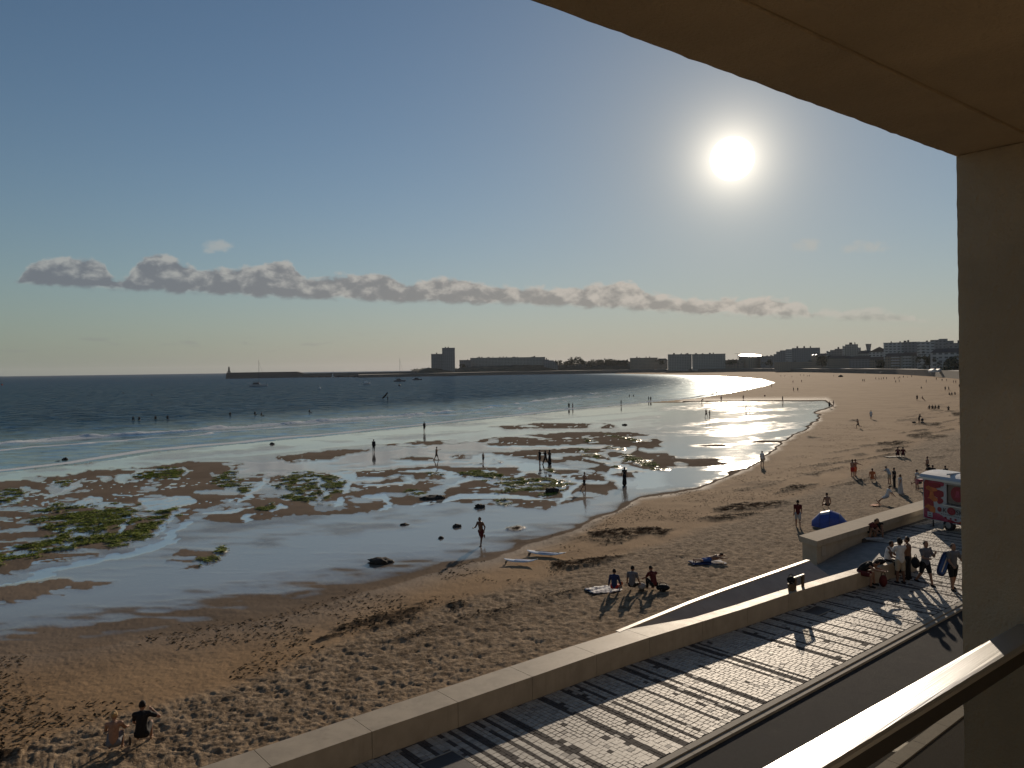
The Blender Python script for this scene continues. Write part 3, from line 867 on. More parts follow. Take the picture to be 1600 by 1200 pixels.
# joint bed of the paving, 12 mm under the setts
bed = [( -30, KERB_N), (95, KERB_N), (95, 19.5), (38.6, 19.5), (38.6, 15.1), (34.42, 15.1), (34.42, wall_in(34.4) + 0.02)] + [(t, wall_in(t) + 0.02) for t in reversed(WALL_T[:-1])] + [(-30, 15.9)]
promenade = slab('promenade', bed, -0.012, 0.5, M_MORTAR)
tag(promenade, kind='structure')
road = slab('road', [(-60, 7.9), (120, 7.9), (120, KERB_N - 0.34), (-60, KERB_N - 0.34)], -0.10, 0.3, M_ASPH)
tag(road, kind='structure')
pave2 = slab('pavement', [(-60, 0.5), (120, 0.5), (120, 7.58), (-60, 7.58)], -0.03, 0.4, M_ASPH)
tag(pave2, kind='structure')
kerb = empty('kerb'); tag(kerb, kind='structure')
def kerb_run(n0, n1, z, t0, t1, L, parent):
    t = t0
    while t < t1:
        mb = MB()
        mb.hexa([tn(t, n0, z - 0.3), tn(t + L - 0.012, n0, z - 0.3), tn(t + L - 0.012, n1, z - 0.3), tn(t, n1, z - 0.3), tn(t, n0, z), tn(t + L - 0.012, n0, z), tn(t + L - 0.012, n1, z), tn(t, n1, z)])
        mb.bevel(0.012, 1)
        mb.build('kerb_stone', M_KERB, parent)
        t += L
kerb_run(KERB_N - 0.17, KERB_N - 0.005, 0.004, 4, 40, 1.5, kerb)
kerb_run(KERB_N - 0.335, KERB_N - 0.20, -0.03, 4, 40, 1.5, kerb)
kerb_run(7.59, 7.89, 0.0, 8, 34, 1.35, kerb)
dr = slab('drain_channel', [(-60, KERB_N - 0.20), (120, KERB_N - 0.20), (120, KERB_N - 0.172), (-60, KERB_N - 0.172)], -0.045, 0.25, M_IRON, kerb)

def build_setts():
    rng = random.Random(5)
    mats = M_SETT
    bx = []
    t = 5.2
    pat = []
    run = 0
    while t < 47.0:
        if run <= 0:
            kind = 'dark' if (pat and pat[-1] == 'pale' and rng.random() < 0.62) else 'pale'
            if kind == 'dark': run = rng.choice([1, 1, 2])
            else: run = rng.choice([1, 1, 2, 2, 3, 4])
        run -= 1
        pat.append(kind)
        w = 0.105 if kind == 'dark' else rng.choice([0.12, 0.15, 0.17])
        n = KERB_N + 0.01 + rng.random() * 0.05
        nmax = wall_in(t) - 0.02 if t < 34.3 else (15.06 if t < 38.6 else 18.3)
        while n < nmax - 0.05:
            L = rng.uniform(0.16, 0.24) if kind == 'dark' else rng.uniform(0.11, 0.20)
            L = min(L, nmax - n)
            mi = 2 if kind == 'dark' else (0 if rng.random() < 0.93 else (1 if rng.random() < 0.75 else 2))
            if kind == 'dark' and rng.random() < 0.08: mi = 1
            bx.append((t, n, w, L, mi, rng.uniform(-0.003, 0.004)))
            n += L + 0.011
        t += w + 0.010
    def inv(b):      # manhole covers and the ramp mouth stay free
        for (ct, cn, ht, hn) in ((26.2, 14.25, 0.55, 0.35), (9.9, 14.2, 0.5, 0.55)):
            if abs(b[0] + b[2] / 2 - ct) < ht and abs(b[1] + b[3] / 2 - cn) < hn: return True
        return False
    bx = [b for b in bx if not inv(b)]
    def seen(b):
        x, y, _ = tn(b[0], b[1])
        p = pix_of(x, y, 0)
        return -1 if (p[1] > 1195 or p[0] < 20 or p[0] > 1500) else p[1]
    order = sorted(range(len(bx)), key=lambda i: -seen(bx[i]))
    single = set(order[:290])
    shared = {}
    V = []; F = []; MI = []
    for i, (t, n, w, L, mi, dz) in enumerate(bx):
        if i in single:
            wq, Lq = round(w, 3), round(L / 0.02) * 0.02 - 0.004
            key = (wq, Lq, mi)
            if key not in shared:
                mb = MB(); mb.hexa([(-Lq / 2, -wq / 2, -0.06), (Lq / 2, -wq / 2, -0.06), (Lq / 2, wq / 2, -0.06), (-Lq / 2, wq / 2, -0.06), (-Lq / 2, -wq / 2, 0), (Lq / 2, -wq / 2, 0), (Lq / 2, wq / 2, 0), (-Lq / 2, wq / 2, 0)])
                mb.bm.faces.ensure_lookup_table()
                mb.bevel(0.008, 1)
                o = mb.build('paving_sett', mats[mi], promenade); shared[key] = o.data
            else:
                o = link('paving_sett', shared[key], None, promenade)
            o.location = tn(t + w / 2, n + L / 2, dz)
            o.rotation_euler = (0, 0, math.atan2(NY, NX))
        else:
            k = len(V); c = 0.007
            for (tt, nn, z) in ((t, n, -0.05), (t + w, n, -0.05), (t + w, n + L, -0.05), (t, n + L, -0.05),
                                (t + c, n + c, dz), (t + w - c, n + c, dz), (t + w - c, n + L - c, dz), (t + c, n + L - c, dz)):
                V.append(tn(tt, nn, z))
            for f in ((4, 5, 6, 7), (0, 1, 5, 4), (1, 2, 6, 5), (2, 3, 7, 6), (3, 0, 4, 7)):
                F.append([k + q for q in f]); MI.append(mi)
    me = mesh_np('sett_paving', np.array(V), np.array(F), smooth=False)
    o = link('sett_paving', me, mats, promenade)
    me.polygons.foreach_set('material_index', np.array(MI, np.int32)); me.update()
    tag(o, kind='stuff')
build_setts()
# inspection covers
def cover(loc_tn, hx, hy, label):
    e = empty('inspection_cover', tn(loc_tn[0], loc_tn[1], 0.0), math.atan2(DY, DX), label, 'manhole cover')
    mb = MB(); mb.box(-hx, hx, -hy, hy, -0.08, 0.002); mb.bevel(0.006); mb.build('lid', M_IRON, e)
    mb = MB()
    for s in (-1, 1):
        mb.box(-hx - 0.05, hx + 0.05, s * (hy + 0.03) - 0.02, s * (hy + 0.03) + 0.02, -0.08, 0.006)
        mb.box(s * (hx + 0.03) - 0.02, s * (hx + 0.03) + 0.02, -hy + 0.008, hy - 0.008, -0.08, 0.0055)
    mb.build('frame', M_KERB, e)
cover((26.2, 14.25), 0.48, 0.28, 'dark rectangular inspection cover in the paving close to the parapet wall')
cover((9.9, 14.2), 0.44, 0.48, 'dark square inspection cover in the paving at the bottom edge of the picture')
e = empty('manhole_cover', tn(18.47, 8.12, -0.10), 0, 'pale round manhole cover in the dark road seen through the balcony glass', 'manhole cover')
mb = MB(); mb.cone((0, 0, 0.0), (0, 0, 0.008), 0.33, 0.32, 28); mb.build('lid', M_PALEIRON, e)
mb = MB(); mb.loft([[(math.cos(a) * r, math.sin(a) * r, z) for a in np.linspace(0, 2 * math.pi, 28, endpoint=False)] for r, z in ((0.38, 0.0), (0.38, 0.006), (0.345, 0.006), (0.345, 0.0))], close=False); mb.build('frame', M_IRON, e)

# ------------------------------------------------------------------ parapet wall in blocks
pw = empty('parapet_wall', tn(8, 15.6, 0), 0, 'low pale stone parapet wall in long blocks between the paving and the beach', 'wall')
def child_at(o, parent):
    o.parent = parent
    o.matrix_parent_inverse = parent.matrix_world.inverted() if False else Matrix.Translation(-Vector(parent.location))
    return o
for t0, t1 in zip(WALL_T[:-1], WALL_T[1:]):
    g = 0.007
    a, b = t0 + g, t1 - g
    ni, nj = wall_in(t0), wall_in(t1)
    mb = MB()
    mb.hexa([tn(a, ni, -3.4), tn(b, nj, -3.4), tn(b, nj + wall_w(t1), -3.4), tn(a, ni + wall_w(t0), -3.4), tn(a, ni, WALL_H), tn(b, nj, WALL_H), tn(b, nj + wall_w(t1), WALL_H), tn(a, ni + wall_w(t0), WALL_H)])
    mb.bevel(0.014, 2)
    child_at(mb.build('wall_block', M_STONE), pw)
# flared ramp cheek: thin bright edge, sloping concrete face
fl = empty('ramp_cheek_wall', tn(24, 16.5, 0), 0, 'flared concrete ramp wall with a bright narrow edge joining the parapet wall', 'wall')
ft = [17.9, 20.0, 22.0, 24.0, 26.0, 28.0, 29.5, 30.4]
def fl_out(t): return float(np.interp(t, [17.9, 22.8, 30.7], [16.44, 16.84, 17.0]))
mb = MB()
ringsE = []
for t in ft:
    n = fl_out(t)
    ringsE.append([tn(t, n, -3.2), tn(t, n, 0.63), tn(t, n - 0.16, 0.63), tn(t, n - 0.16, -3.2)])
mb.loft(ringsE); mb.bevel(0.01)
child_at(mb.build('edge_kerb', M_CAPST), fl)
mb = MB(); ringsE = []
for t in ft[:]:
    n0 = fl_out(t) - 0.162; n1 = wall_in(t) + wall_w(t) + 0.004
    k = max(0.02, n0 - n1)
    zf = 0.60 - min(0.62, k * 0.36)
    ringsE.append([tn(t, n0, -0.9), tn(t, n0, 0.58), tn(t, (n0 * 0.4 + n1 * 0.6), zf * 0.6 + 0.02), tn(t, n1, zf), tn(t, n1, -0.9)])
mb.loft(ringsE)
child_at(mb.build('sloping_face', M_RAMP), fl)
# the ramp between the walls, from the promenade down to the sand
V = []; nseg = []
tt = np.linspace(28.0, 46.0, 28); nn = np.linspace(14.2, 26.5, 26)
def ramp_z(t, n):
    z = -0.55 * float(sstep(np.array(t), 38.8, 31.0)) - 0.016
    z -= 2.1 * float(sstep(np.array(n), 17.4, 24.0))
    return z
G = np.zeros((len(tt), len(nn)), int)
for i, t in enumerate(tt):
    for j, n in enumerate(nn):
        G[i, j] = len(V); V.append(tn(t, n, ramp_z(t, n)))
Fq = []
for i in range(len(tt) - 1):
    for j in range(len(nn) - 1):
        t, n = (tt[i] + tt[i + 1]) / 2, (nn[j] + nn[j + 1]) / 2
        lane = (n < 18.9 and n > wall_in(min(t, 34.4)) + 0.5 and t > 29.2 and t < 38.7)
        mouth = (30.0 < t < 35.2 and n >= 17.2)
        if lane or mouth:
            Fq.append((G[i, j], G[i + 1, j], G[i + 1, j + 1], G[i, j + 1]))
me = mesh_np('beach_ramp', np.array(V), np.array(Fq))
o = link('beach_ramp', me, M_PLAZA); tag(o, kind='structure')
# far parapet with an overhanging slab
fw = empty('far_parapet_wall', tn(34, 19, 0), 0, 'low wall with a thick overhanging stone slab running up to the drinks trailer', 'wall')
t = 33.9
for k in range(6):
    L = 2.9
    mb = MB(); mb.hexa([tn(t + 0.006, 18.4, 0.36), tn(t + L - 0.006, 18.4, 0.36), tn(t + L - 0.006, 19.6, 0.36), tn(t + 0.006 + (0.5 if k == 0 else 0), 19.6, 0.36), tn(t + 0.006, 18.4, 0.63), tn(t + L - 0.006, 18.4, 0.63), tn(t + L - 0.006, 19.6, 0.63), tn(t + 0.006 + (0.5 if k == 0 else 0), 19.6, 0.63)])
    mb.bevel(0.012, 2); child_at(mb.build('top_slab', M_SLAB), fw)
    mb = MB(); q = 0.25 if k == 0 else 0.004
    mb.hexa([tn(t + q, 18.55, -3), tn(t + L - 0.004, 18.55, -3), tn(t + L - 0.004, 19.45, -3), tn(t + q + (0.3 if k == 0 else 0), 19.45, -3), tn(t + q, 18.55, 0.358), tn(t + L - 0.004, 18.55, 0.358), tn(t + L - 0.004, 19.45, 0.358), tn(t + q + (0.3 if k == 0 else 0), 19.45, 0.358)])
    child_at(mb.build('wall_block', M_STONE), fw)
    t += L
# pale notice on the end of that wall
mb = MB(); mb.hexa([tn(34.55, 18.53, -0.20), tn(34.95, 18.53, -0.20), tn(34.95, 18.548, -0.20), tn(34.55, 18.548, -0.20), tn(34.55, 18.53, 0.28), tn(34.95, 18.53, 0.28), tn(34.95, 18.548, 0.28), tn(34.55, 18.548, 0.28)])
o = mb.build('notice_plate', M_CAPST); tag(o, 'small pale rectangular plate fixed under the slab end of the far wall', 'sign')

# ------------------------------------------------------------------ the balcony the picture is taken from
FB = math.radians(52.0)      # the bay stands two degrees off the line of the promenade
def tnb(t, n, z=0.0):
    return (t * math.sin(FB) - n * math.cos(FB), t * math.cos(FB) + n * math.sin(FB), z)
bal = empty('apartment_building', tnb(0, 0, 0), 0, 'beige rendered balcony bay with pillar and soffit framing the view on the right', 'building')
zc = CAM_Z
T_P = 1.663; N_OUT = 0.665
def rough_box(name, t0, t1, n0, n1, z0, z1, mat, parent, amp=0.0011, seg=0.012):
    """box whose outer arrises wander a little, like hand-finished render"""
    mb = MB()
    mb.hexa([tnb(t0, n0, z0), tnb(t1, n0, z0), tnb(t1, n1, z0), tnb(t0, n1, z0), tnb(t0, n0, z1), tnb(t1, n0, z1), tnb(t1, n1, z1), tnb(t0, n1, z1)])
    es = [e for e in mb.bm.edges]
    for e in es:
        pass
    longe = [e for e in mb.bm.edges if e.calc_length() > 0.8]
    cuts = min(300, int(max(e.calc_length() for e in mb.bm.edges) / seg))
    bmesh.ops.subdivide_edges(mb.bm, edges=longe, cuts=cuts, use_grid_fill=True)
    for v in mb.bm.verts:
        q = v.co
        h = mnoise.fractal(Vector((q.x * 34, q.y * 34, q.z * 34)), 0.6, 2.0, 5)
        h2 = mnoise.fractal(Vector((q.x * 34 + 7, q.y * 34, q.z * 34 + 3)), 0.6, 2.0, 5)
        v.co.x += NX * h * amp + DX * h2 * amp; v.co.y += NY * h * amp + DY * h2 * amp; v.co.z += h2 * amp
    return mb.build(name, mat, parent)
rough_box('pillar', T_P, T_P + 0.6, -0.2, N_OUT, zc - 3.2, zc + 0.4155, M_RENDER, bal)
rough_box('soffit_beam', -3.4, T_P + 0.6, 0.529, N_OUT + 0.003, zc + 0.4168, zc + 1.1, M_RENDER, bal)
rough_box('ceiling', -3.4, T_P + 0.6, -1.6, 0.5265, zc + 0.4200, zc + 0.70, M_RENDER, bal, 0.0004, 0.08)
mb = MB()
mb.hexa([tnb(-3.4, -1.6, zc - 1.75), tnb(T_P + 0.6, -1.6, zc - 1.75), tnb(T_P + 0.6, 0.60, zc - 1.75), tnb(-3.4, 0.60, zc - 1.75), tnb(-3.4, -1.6, zc - 1.55), tnb(T_P + 0.6, -1.6, zc - 1.55), tnb(T_P + 0.6, 0.60, zc - 1.55), tnb(-3.4, 0.60, zc - 1.55)])
mb.build('balcony_floor', M_RENDER, bal)
mb = MB()
mb.hexa([tnb(-40, -9, 0.0), tnb(40, -9, 0), tnb(40, -1.62, 0), tnb(-40, -1.62, 0), tnb(-40, -9, 17), tnb(40, -9, 17), tnb(40, -1.62, 17), tnb(-40, -1.62, 17)])
mb.build('facade_wall', M_FACADE, bal)
# balustrade: flat steel handrail over a glass pane
rail = empty('balcony_railing', tnb(0, 0.54, zc - 1.55), 0, 'brushed steel handrail with tinted glass pane crossing the lower right corner', 'railing')
zr = zc - 0.50
mb = MB()
pr = [(0.518, -0.013), (0.565, -0.013), (0.5675, -0.010), (0.5675, -0.004), (0.564, -0.0005), (0.558, 0.0), (0.524, 0.0), (0.5185, -0.0005), (0.515, -0.004), (0.515, -0.010)]
mb.loft([[tnb(t, n, zr + z) for n, z in pr] for t in (-3.3, T_P - 0.004)])
child_at(mb.build('handrail', M_STEEL), rail)
mb = MB(); mb.hexa([tnb(-3.3, 0.526, zr - 0.045), tnb(T_P - 0.012, 0.526, zr - 0.045), tnb(T_P - 0.012, 0.557, zr - 0.045), tnb(-3.3, 0.557, zr - 0.045), tnb(-3.3, 0.526, zr - 0.0135), tnb(T_P - 0.012, 0.526, zr - 0.0135), tnb(T_P - 0.012, 0.557, zr - 0.0135), tnb(-3.3, 0.557, zr - 0.0135)])
child_at(mb.build('glazing_channel', M_DARK), rail)
mb = MB(); mb.hexa([tnb(-3.3, 0.537, zr - 0.98), tnb(T_P - 0.015, 0.537, zr - 0.98), tnb(T_P - 0.015, 0.547, zr - 0.98), tnb(-3.3, 0.547, zr - 0.98), tnb(-3.3, 0.537, zr - 0.046), tnb(T_P - 0.015, 0.537, zr - 0.046), tnb(T_P - 0.015, 0.547, zr - 0.046), tnb(-3.3, 0.547, zr - 0.046)])
child_at(mb.build('glass_pane', M_GLASS), rail)

# ------------------------------------------------------------------ far shore: quay, headland, jetty
LAND_PX = [(560, 589.5), (640, 588), (720, 586.5), (800, 585), (900, 583.5), (1020, 582), (1120, 581.2), (1200, 581), (1300, 582.6), (1400, 585.2), (1460, 588.8), (1503, 592.8), (1560, 599), (1640, 609), (1750, 626), (1900, 655)]
LAND = [at_z(p, q, -2.4)[:2] for p, q in LAND_PX]
M_QUAY = concrete_material('quay_stone', (0.13, 0.12, 0.105), 0.85)
M_GROUND = material('town_ground', (0.14, 0.13, 0.11), 0.9)
M_SCRUB = material('headland_scrub', (0.05, 0.055, 0.035), 0.95, var=0.4, scale=0.08, bump=0.5, bscale=0.4)
def build_land():
    top = 3.0
    V = []; F = []
    n = len(LAND)
    rings = []
    for i, (x, y) in enumerate(LAND):
        r = math.hypot(x, y); ux, uy = x / r, y / r
        zt = top if i > 2 else (1.5 + 1.0 * i * 0.5)
        rings.append([(x, y, -4.0), (x + ux * 0.8, y + uy * 0.8, zt), (x + ux * 45, y + uy * 45, zt + 0.3), (x + ux * 900, y + uy * 900, zt + (2.0 if i > 5 else 0))])
    for r in rings:
        V += r
    for i in range(n - 1):
        for k in range(3):
            F.append((i * 4 + k, (i + 1) * 4 + k, (i + 1) * 4 + k + 1, i * 4 + k + 1))
    me = mesh_np('far_seafront', np.array(V), np.array(F), smooth=False)
    o = link('far_seafront', me, [M_QUAY, M_GROUND])
    for p in me.polygons:
        p.material_index = 0 if p.index % 3 == 0 else 1
    tag(o, kind='structure')
    # low rocky headland under the tower blocks
    rng = np.random.default_rng(3)
    px = np.linspace(590, 1010, 150)
    prof = np.interp(px, [590, 636, 645, 660, 676, 712, 730, 870, 930, 1010], [588.5, 586, 578, 575.5, 575, 577, 573, 568, 566, 568])
    V = []; F = []
    dd = np.linspace(0, 1, 7)
    for i, p in enumerate(px):
        base = np.interp(p, [590, 640, 720, 900, 1010], [589.0, 588, 586.5, 583.5, 582.2])
        b = at_z(p, base, -3.1)
        Y0 = b[1]
        h = at_y(p, prof[i], Y0 + 60)[2] + mnoise.noise(Vector((p * 0.11, 0, 0))) * 1.2
        for k in dd:
            z = -3.1 + (max(h, -2.5) + 3.1) * (1 - (1 - k) ** 2.2) + mnoise.noise(Vector((p * 0.3, k * 5, 2))) * 0.8 * k
            d = ray(p, base); s = (Y0 - 1 + 60 * k)
            V.append((d[0] * s, s, z))
    m = len(dd)
    for i in range(len(px) - 1):
        for k in range(m - 1):
            F.append((i * m + k, (i + 1) * m + k, (i + 1) * m + k + 1, i * m + k + 1))
    tag(link('headland', mesh_np('headland', np.array(V), np.array(F)), M_SCRUB), kind='structure')
build_land()

# jetty with its light
M_JETTY = concrete_material('jetty_stone', (0.12, 0.115, 0.105), 0.85)
def build_jetty():
    j = empty('harbour_jetty', at_z(460, 589, SEA_Z), 0, 'long dark stone jetty reaching out to sea below the lighthouse', 'jetty')
    def run(name, px0, px1, yt0, yt1, yb0, yb1, depth, mat):
        a = at_z(px0, yb0, SEA_Z); b = at_z(px1, yb1, SEA_Z)
        ha = at_y(px0, yt0, a[1])[2]; hb = at_y(px1, yt1, b[1])[2]
        mb = MB()
        dy = depth
        mb.hexa([(a[0] - 1.5, a[1] - 1.5, -5), (b[0] + 1.5, b[1] - 1.5, -5), (b[0] + 1.5, b[1] + dy, -5), (a[0] - 1.5, a[1] + dy, -5), (a[0], a[1], ha), (b[0], b[1], hb), (b[0], b[1] + dy, hb), (a[0], a[1] + dy, ha)])
        return child_at(mb.build(name, mat), j)
    run('pier_head', 354, 466, 582.2, 580.6, 591.6, 589.6, 14, M_JETTY)
    run('causeway', 468, 650, 583.6, 580.2, 589.6, 588.0, 9, M_JETTY)
    # taper at the landward end of the pier head
    run('end_block', 464, 476, 580.9, 583.4, 589.7, 589.5, 10, M_JETTY)
    rng = random.Random(2)
    for k in range(34):
        px = 480 + k * 5
        p = at_z(px, 589.8 - (px - 480) * 0.0085, SEA_Z)
        mb = MB()
        vs = mb.ball((p[0], p[1] - 2.2, SEA_Z + 0.5), (rng.uniform(2.4, 4.4), rng.uniform(1.5, 2.2), rng.uniform(1.4, 2.6)), 1)
        for v in vs: v.co += Vector((rng.uniform(-.5, .5), rng.uniform(-.5, .5), rng.uniform(-.4, .4)))
        child_at(mb.build('boulder', M_ROCK), j)
    # lighthouse
    a = at_z(357.5, 590.8, SEA_Z); Y = a[1] + 6
    zb = at_y(357.5, 582.0, Y)[2]; zt = at_y(357.5, 572.5, Y)[2]
    x = at_y(357.8, 580, Y)[0]
    L = empty('lighthouse', (x, Y, zb), 0, 'small grey lighthouse on the seaward end of the jetty', 'lighthouse')
    H = zt - zb
    mb = MB(); mb.cone((0, 0, 0), (0, 0, H * 0.22), 3.4, 3.0, 12); mb.build('base', M_JETTY, L)
    mb = MB(); mb.cone((0, 0, H * 0.22), (0, 0, H * 0.70), 2.1, 1.6, 14); mb.build('tower', M_JETTY, L)
    mb = MB(); mb.cone((0, 0, H * 0.70), (0, 0, H * 0.73), 2.3, 2.3, 14); mb.build('gallery', M_JETTY, L)
    mb = MB(); mb.cone((0, 0, H * 0.73), (0, 0, H * 0.86), 1.2, 1.2, 12); mb.build('lantern', M_DARK, L)
    mb = MB(); mb.cone((0, 0, H * 0.86), (0, 0, H), 1.5, 0.1, 12); mb.build('dome', M_DARK, L)
build_jetty()

# ------------------------------------------------------------------ buildings of the far shore
def facade_material(name, wall, glass=(0.13, 0.13, 0.13), bay=3.0, storey=3.0, ww=0.42, wh=0.45):
    m = bpy.data.materials.new(name); m.use_nodes = True
    w = NT(m.node_tree); b = w.n['Principled BSDF']
    tc = w.node('ShaderNodeTexCoord'); sp = w.node('ShaderNodeSeparateXYZ'); w.l.new(tc.outputs['Object'], sp.inputs[0])
    fx = w.math('FRACT', w.math('DIVIDE', w.math('ADD', sp.outputs[0], sp.outputs[1]), bay)); fz = w.math('FRACT', w.math('DIVIDE', sp.outputs[2], storey))
    inx = w.math('LESS_THAN', w.math('ABSOLUTE', w.math('SUBTRACT', fx, 0.5)), ww / 2)
    inz = w.math('LESS_THAN', w.math('ABSOLUTE', w.math('SUBTRACT', fz, 0.5)), wh / 2)
    win = w.math('MULTIPLY', inx, inz)
    geo = w.node('ShaderNodeNewGeometry')
    n = w.noise(geo.outputs['Position'], 0.15, 4, 0.6)
    wc = w.mix(n, tuple(c * 0.8 for c in wall), tuple(min(1, c * 1.15) for c in wall))
    w.put(b.inputs['Base Color'], w.mix(win, wc, glass))
    w.put(b.inputs['Roughness'], w.mixf(win, 0.85, 0.25))
    return m
FM = [facade_material('facade_pale', (0.34, 0.32, 0.28)), facade_material('facade_grey', (0.24, 0.235, 0.23), bay=3.6, ww=0.5),
      facade_material('facade_warm', (0.30, 0.25, 0.19), bay=2.6), facade_material('facade_white', (0.46, 0.45, 0.43), bay=4.2, ww=0.6)]
M_ROOFT = material('dark_roof', (0.11, 0.09, 0.075), 0.8)
M_BALC = material('balcony_white', (0.55, 0.54, 0.52), 0.7)
BRNG = random.Random(11)
def building(px0, px1, ytop, Y, depth, label, name='apartment_block', fm=0, yaw=0.0, zb=2.6, storeys=True, huts=2, roof='flat', steps=None, balc=None):
    a = at_y(px0, 575, Y); b = at_y(px1, 575, Y)
    W = b[0] - a[0]; cx = (a[0] + b[0]) / 2
    H = at_y((px0 + px1) / 2, ytop, Y)[2] - zb
    r = math.atan2(cx, Y)
    e = empty(name, (cx, Y, zb), -r + yaw, label, 'building')
    hw = W / 2 / math.cos(r) if abs(r) < 1 else W / 2
    mb = MB()
    if steps:      # stepped outline: list of (fraction, height fraction)
        x = -hw
        for (f0, f1, hf) in steps:
            mb.box(-hw + 2 * hw * f0, -hw + 2 * hw * f1, 0, depth, -3, H * hf)
    else:
        mb.box(-hw, hw, 0, depth, -3, H)
    mb.build('wall', FM[fm], e)
    if roof == 'flat' and not steps:
        mb = MB(); mb.box(-hw - 0.3, hw + 0.3, -0.3, depth + 0.3, H + 0.002, H + 0.7); mb.build('parapet', FM[fm], e)
    elif roof == 'gable':
        mb = MB()
        mb.prism([(-hw - 0.4, -0.4, H), (hw + 0.4, -0.4, H), (hw * 0.0, -0.4, H + hw * 0.55)], (0, depth + 0.8, 0)); mb.build('roof', M_ROOFT, e)
    elif roof == 'hip':
        mb = MB()
        mb.loft([[(-hw - 0.5, -0.5, H), (hw + 0.5, -0.5, H), (hw + 0.5, depth + 0.5, H), (-hw - 0.5, depth + 0.5, H)], [(-hw * 0.7, depth * 0.4, H + 3.6), (hw * 0.7, depth * 0.4, H + 3.6), (hw * 0.7, depth * 0.6, H + 3.6), (-hw * 0.7, depth * 0.6, H + 3.6)]]); mb.build('roof', M_ROOFT, e)
    for k in range(huts):
        x = BRNG.uniform(-hw * 0.85, hw * 0.7); w_ = BRNG.uniform(1.2, 3.2); h_ = BRNG.uniform(1.0, 2.4)
        hb = H
        if steps:
            fr = (x + hw) / (2 * hw)
            hb = max([H * hf for (f0, f1, hf) in steps if f0 <= fr <= f1] or [H])
        if roof == 'flat':
            mb = MB(); mb.box(x, x + w_, 2, 6, hb + (0.705 if not steps else 0.003), hb + 0.7 + h_); mb.build('roof_hut', M_ROOFT, e)
        else:
            mb = MB(); mb.box(x, x + 1.0, depth * 0.45, depth * 0.55, H + 1.5, H + 4.4); mb.build('chimney', M_ROOFT, e)
    if balc:
        f0, f1 = balc
        z = 3.0
        top = H - 1
        while z < top:
            mb = MB()
            mb.box(-hw + 2 * hw * f0, -hw + 2 * hw * f1, -1.3, -0.003, z, z + 0.22)
            mb.box(-hw + 2 * hw * f0, -hw + 2 * hw * f1, -1.3, -1.2, z + 0.222, z + 1.1)
            mb.build('balcony', M_BALC, e)
            z += 3.0
    return e
building(674, 692, 553.5, 1500, 16, 'shorter left half of the pair of tower blocks on the headland', 'tower_block', 1, huts=1, zb=-1)
building(691.2, 711, 544, 1492, 18, 'taller right half of the pair of tower blocks on the headland', 'tower_block', 1, huts=2, zb=-1)
building(718, 736, 563, 1560, 14, 'low grey block at the left end of the long flat-roofed terrace', 'apartment_block', 1, huts=1, zb=-1)
building(735, 852, 559, 1580, 16, 'very long flat-roofed apartment terrace right of the tower blocks', 'apartment_block', 0, huts=16, zb=-1)
building(850, 872, 561.5, 1570, 14, 'sloping-roofed right end of the long seaside terrace', 'apartment_block', 1, huts=1, zb=-1, steps=[(0, .35, 1.0), (.35, .7, .93), (.7, 1, .85)])
building(945, 985, 566, 1600, 12, 'low dark houses between the trees and the wide block', 'house', 2, roof='hip', huts=3)
building(985, 1027, 559.5, 1540, 16, 'wide flat block standing alone left of the twin cube blocks', 'apartment_block', 2, huts=8)
building(1027, 1043, 563, 1500, 12, 'small low building squeezed left of the twin cube blocks', 'house', 2, huts=1, roof='hip')
building(1044.5, 1080, 554, 1420, 22, 'left one of the twin cube blocks behind the bay', 'apartment_block', 0, huts=7)
building(1083, 1132, 553.5, 1400, 22, 'right and wider one of the twin cube blocks behind the bay', 'apartment_block', 0, huts=9)
building(1132, 1161, 563, 1390, 14, 'low shed between the cube blocks and the round hall', 'house', 2, huts=2)
building(1190, 1214, 557, 1370, 14, 'low block right behind the round hall', 'apartment_block', 1, huts=4)
building(1213, 1277, 543.8, 1270, 20, 'big grey block with stepped left side and balconies, in front of the bare sky', 'apartment_block', 1, huts=3, steps=[(0, .06, .72), (.06, .14, .84), (.14, .27, .90), (.27, .40, .95), (.40, 1, 1.0)], balc=(0.26, 0.40))
building(1270, 1297, 556, 1150, 14, 'low building right of the big stepped grey block', 'house', 2, huts=2, roof='hip')
building(1294, 1321, 545, 1090, 18, 'stepped apartment block with a row of balconies left of the domed one', 'apartment_block', 1, huts=3, steps=[(0, .18, .86), (.18, .4, .94), (.4, 1, 1.0)], balc=(0.0, 0.1))
building(1319, 1343, 538, 1050, 18, 'tall block with rounded top left of the flared water tower', 'apartment_block', 0, huts=4, steps=[(0, .15, .92), (.15, .85, 1.0), (.85, 1, .86)], balc=(0.0, 0.12))
building(1343, 1362, 552, 985, 14, 'pale villa below the flared water tower', 'house', 0, roof='hip', huts=1)
building(1361, 1388, 550, 960, 15, 'gabled villa right of the water tower', 'house', 3, roof='gable', huts=0)
building(1385, 1418, 536, 880, 18, 'tall grey apartment block with many balconies right of the gabled villa', 'apartment_block', 3, huts=4, balc=(0.0, 0.2))
building(1415, 1434.5, 535, 870, 18, 'plain grey slab joined to the right side of the balconied block', 'apartment_block', 1, huts=1)
building(1436, 1457, 535, 770, 16, 'glazed block with one small chimney behind the beach umbrellas', 'apartment_block', 3, huts=2, balc=(0.1, 0.6))
building(1449, 1485, 529.5, 800, 22, 'highest block of the right-hand skyline with a stepped penthouse', 'apartment_block', 1, huts=0, steps=[(0, .33, .90), (.33, .5, .97), (.5, .8, 1.0), (.8, 1, .93)])
building(1484, 1512, 537, 640, 16, 'block cut off by the balcony pillar', 'apartment_block', 1, huts=1)
building(1386, 1412, 557, 830, 10, 'row villa with white balcony under the tall balconied block', 'house', 2, roof='hip', huts=1, balc=(0.3, 0.7))
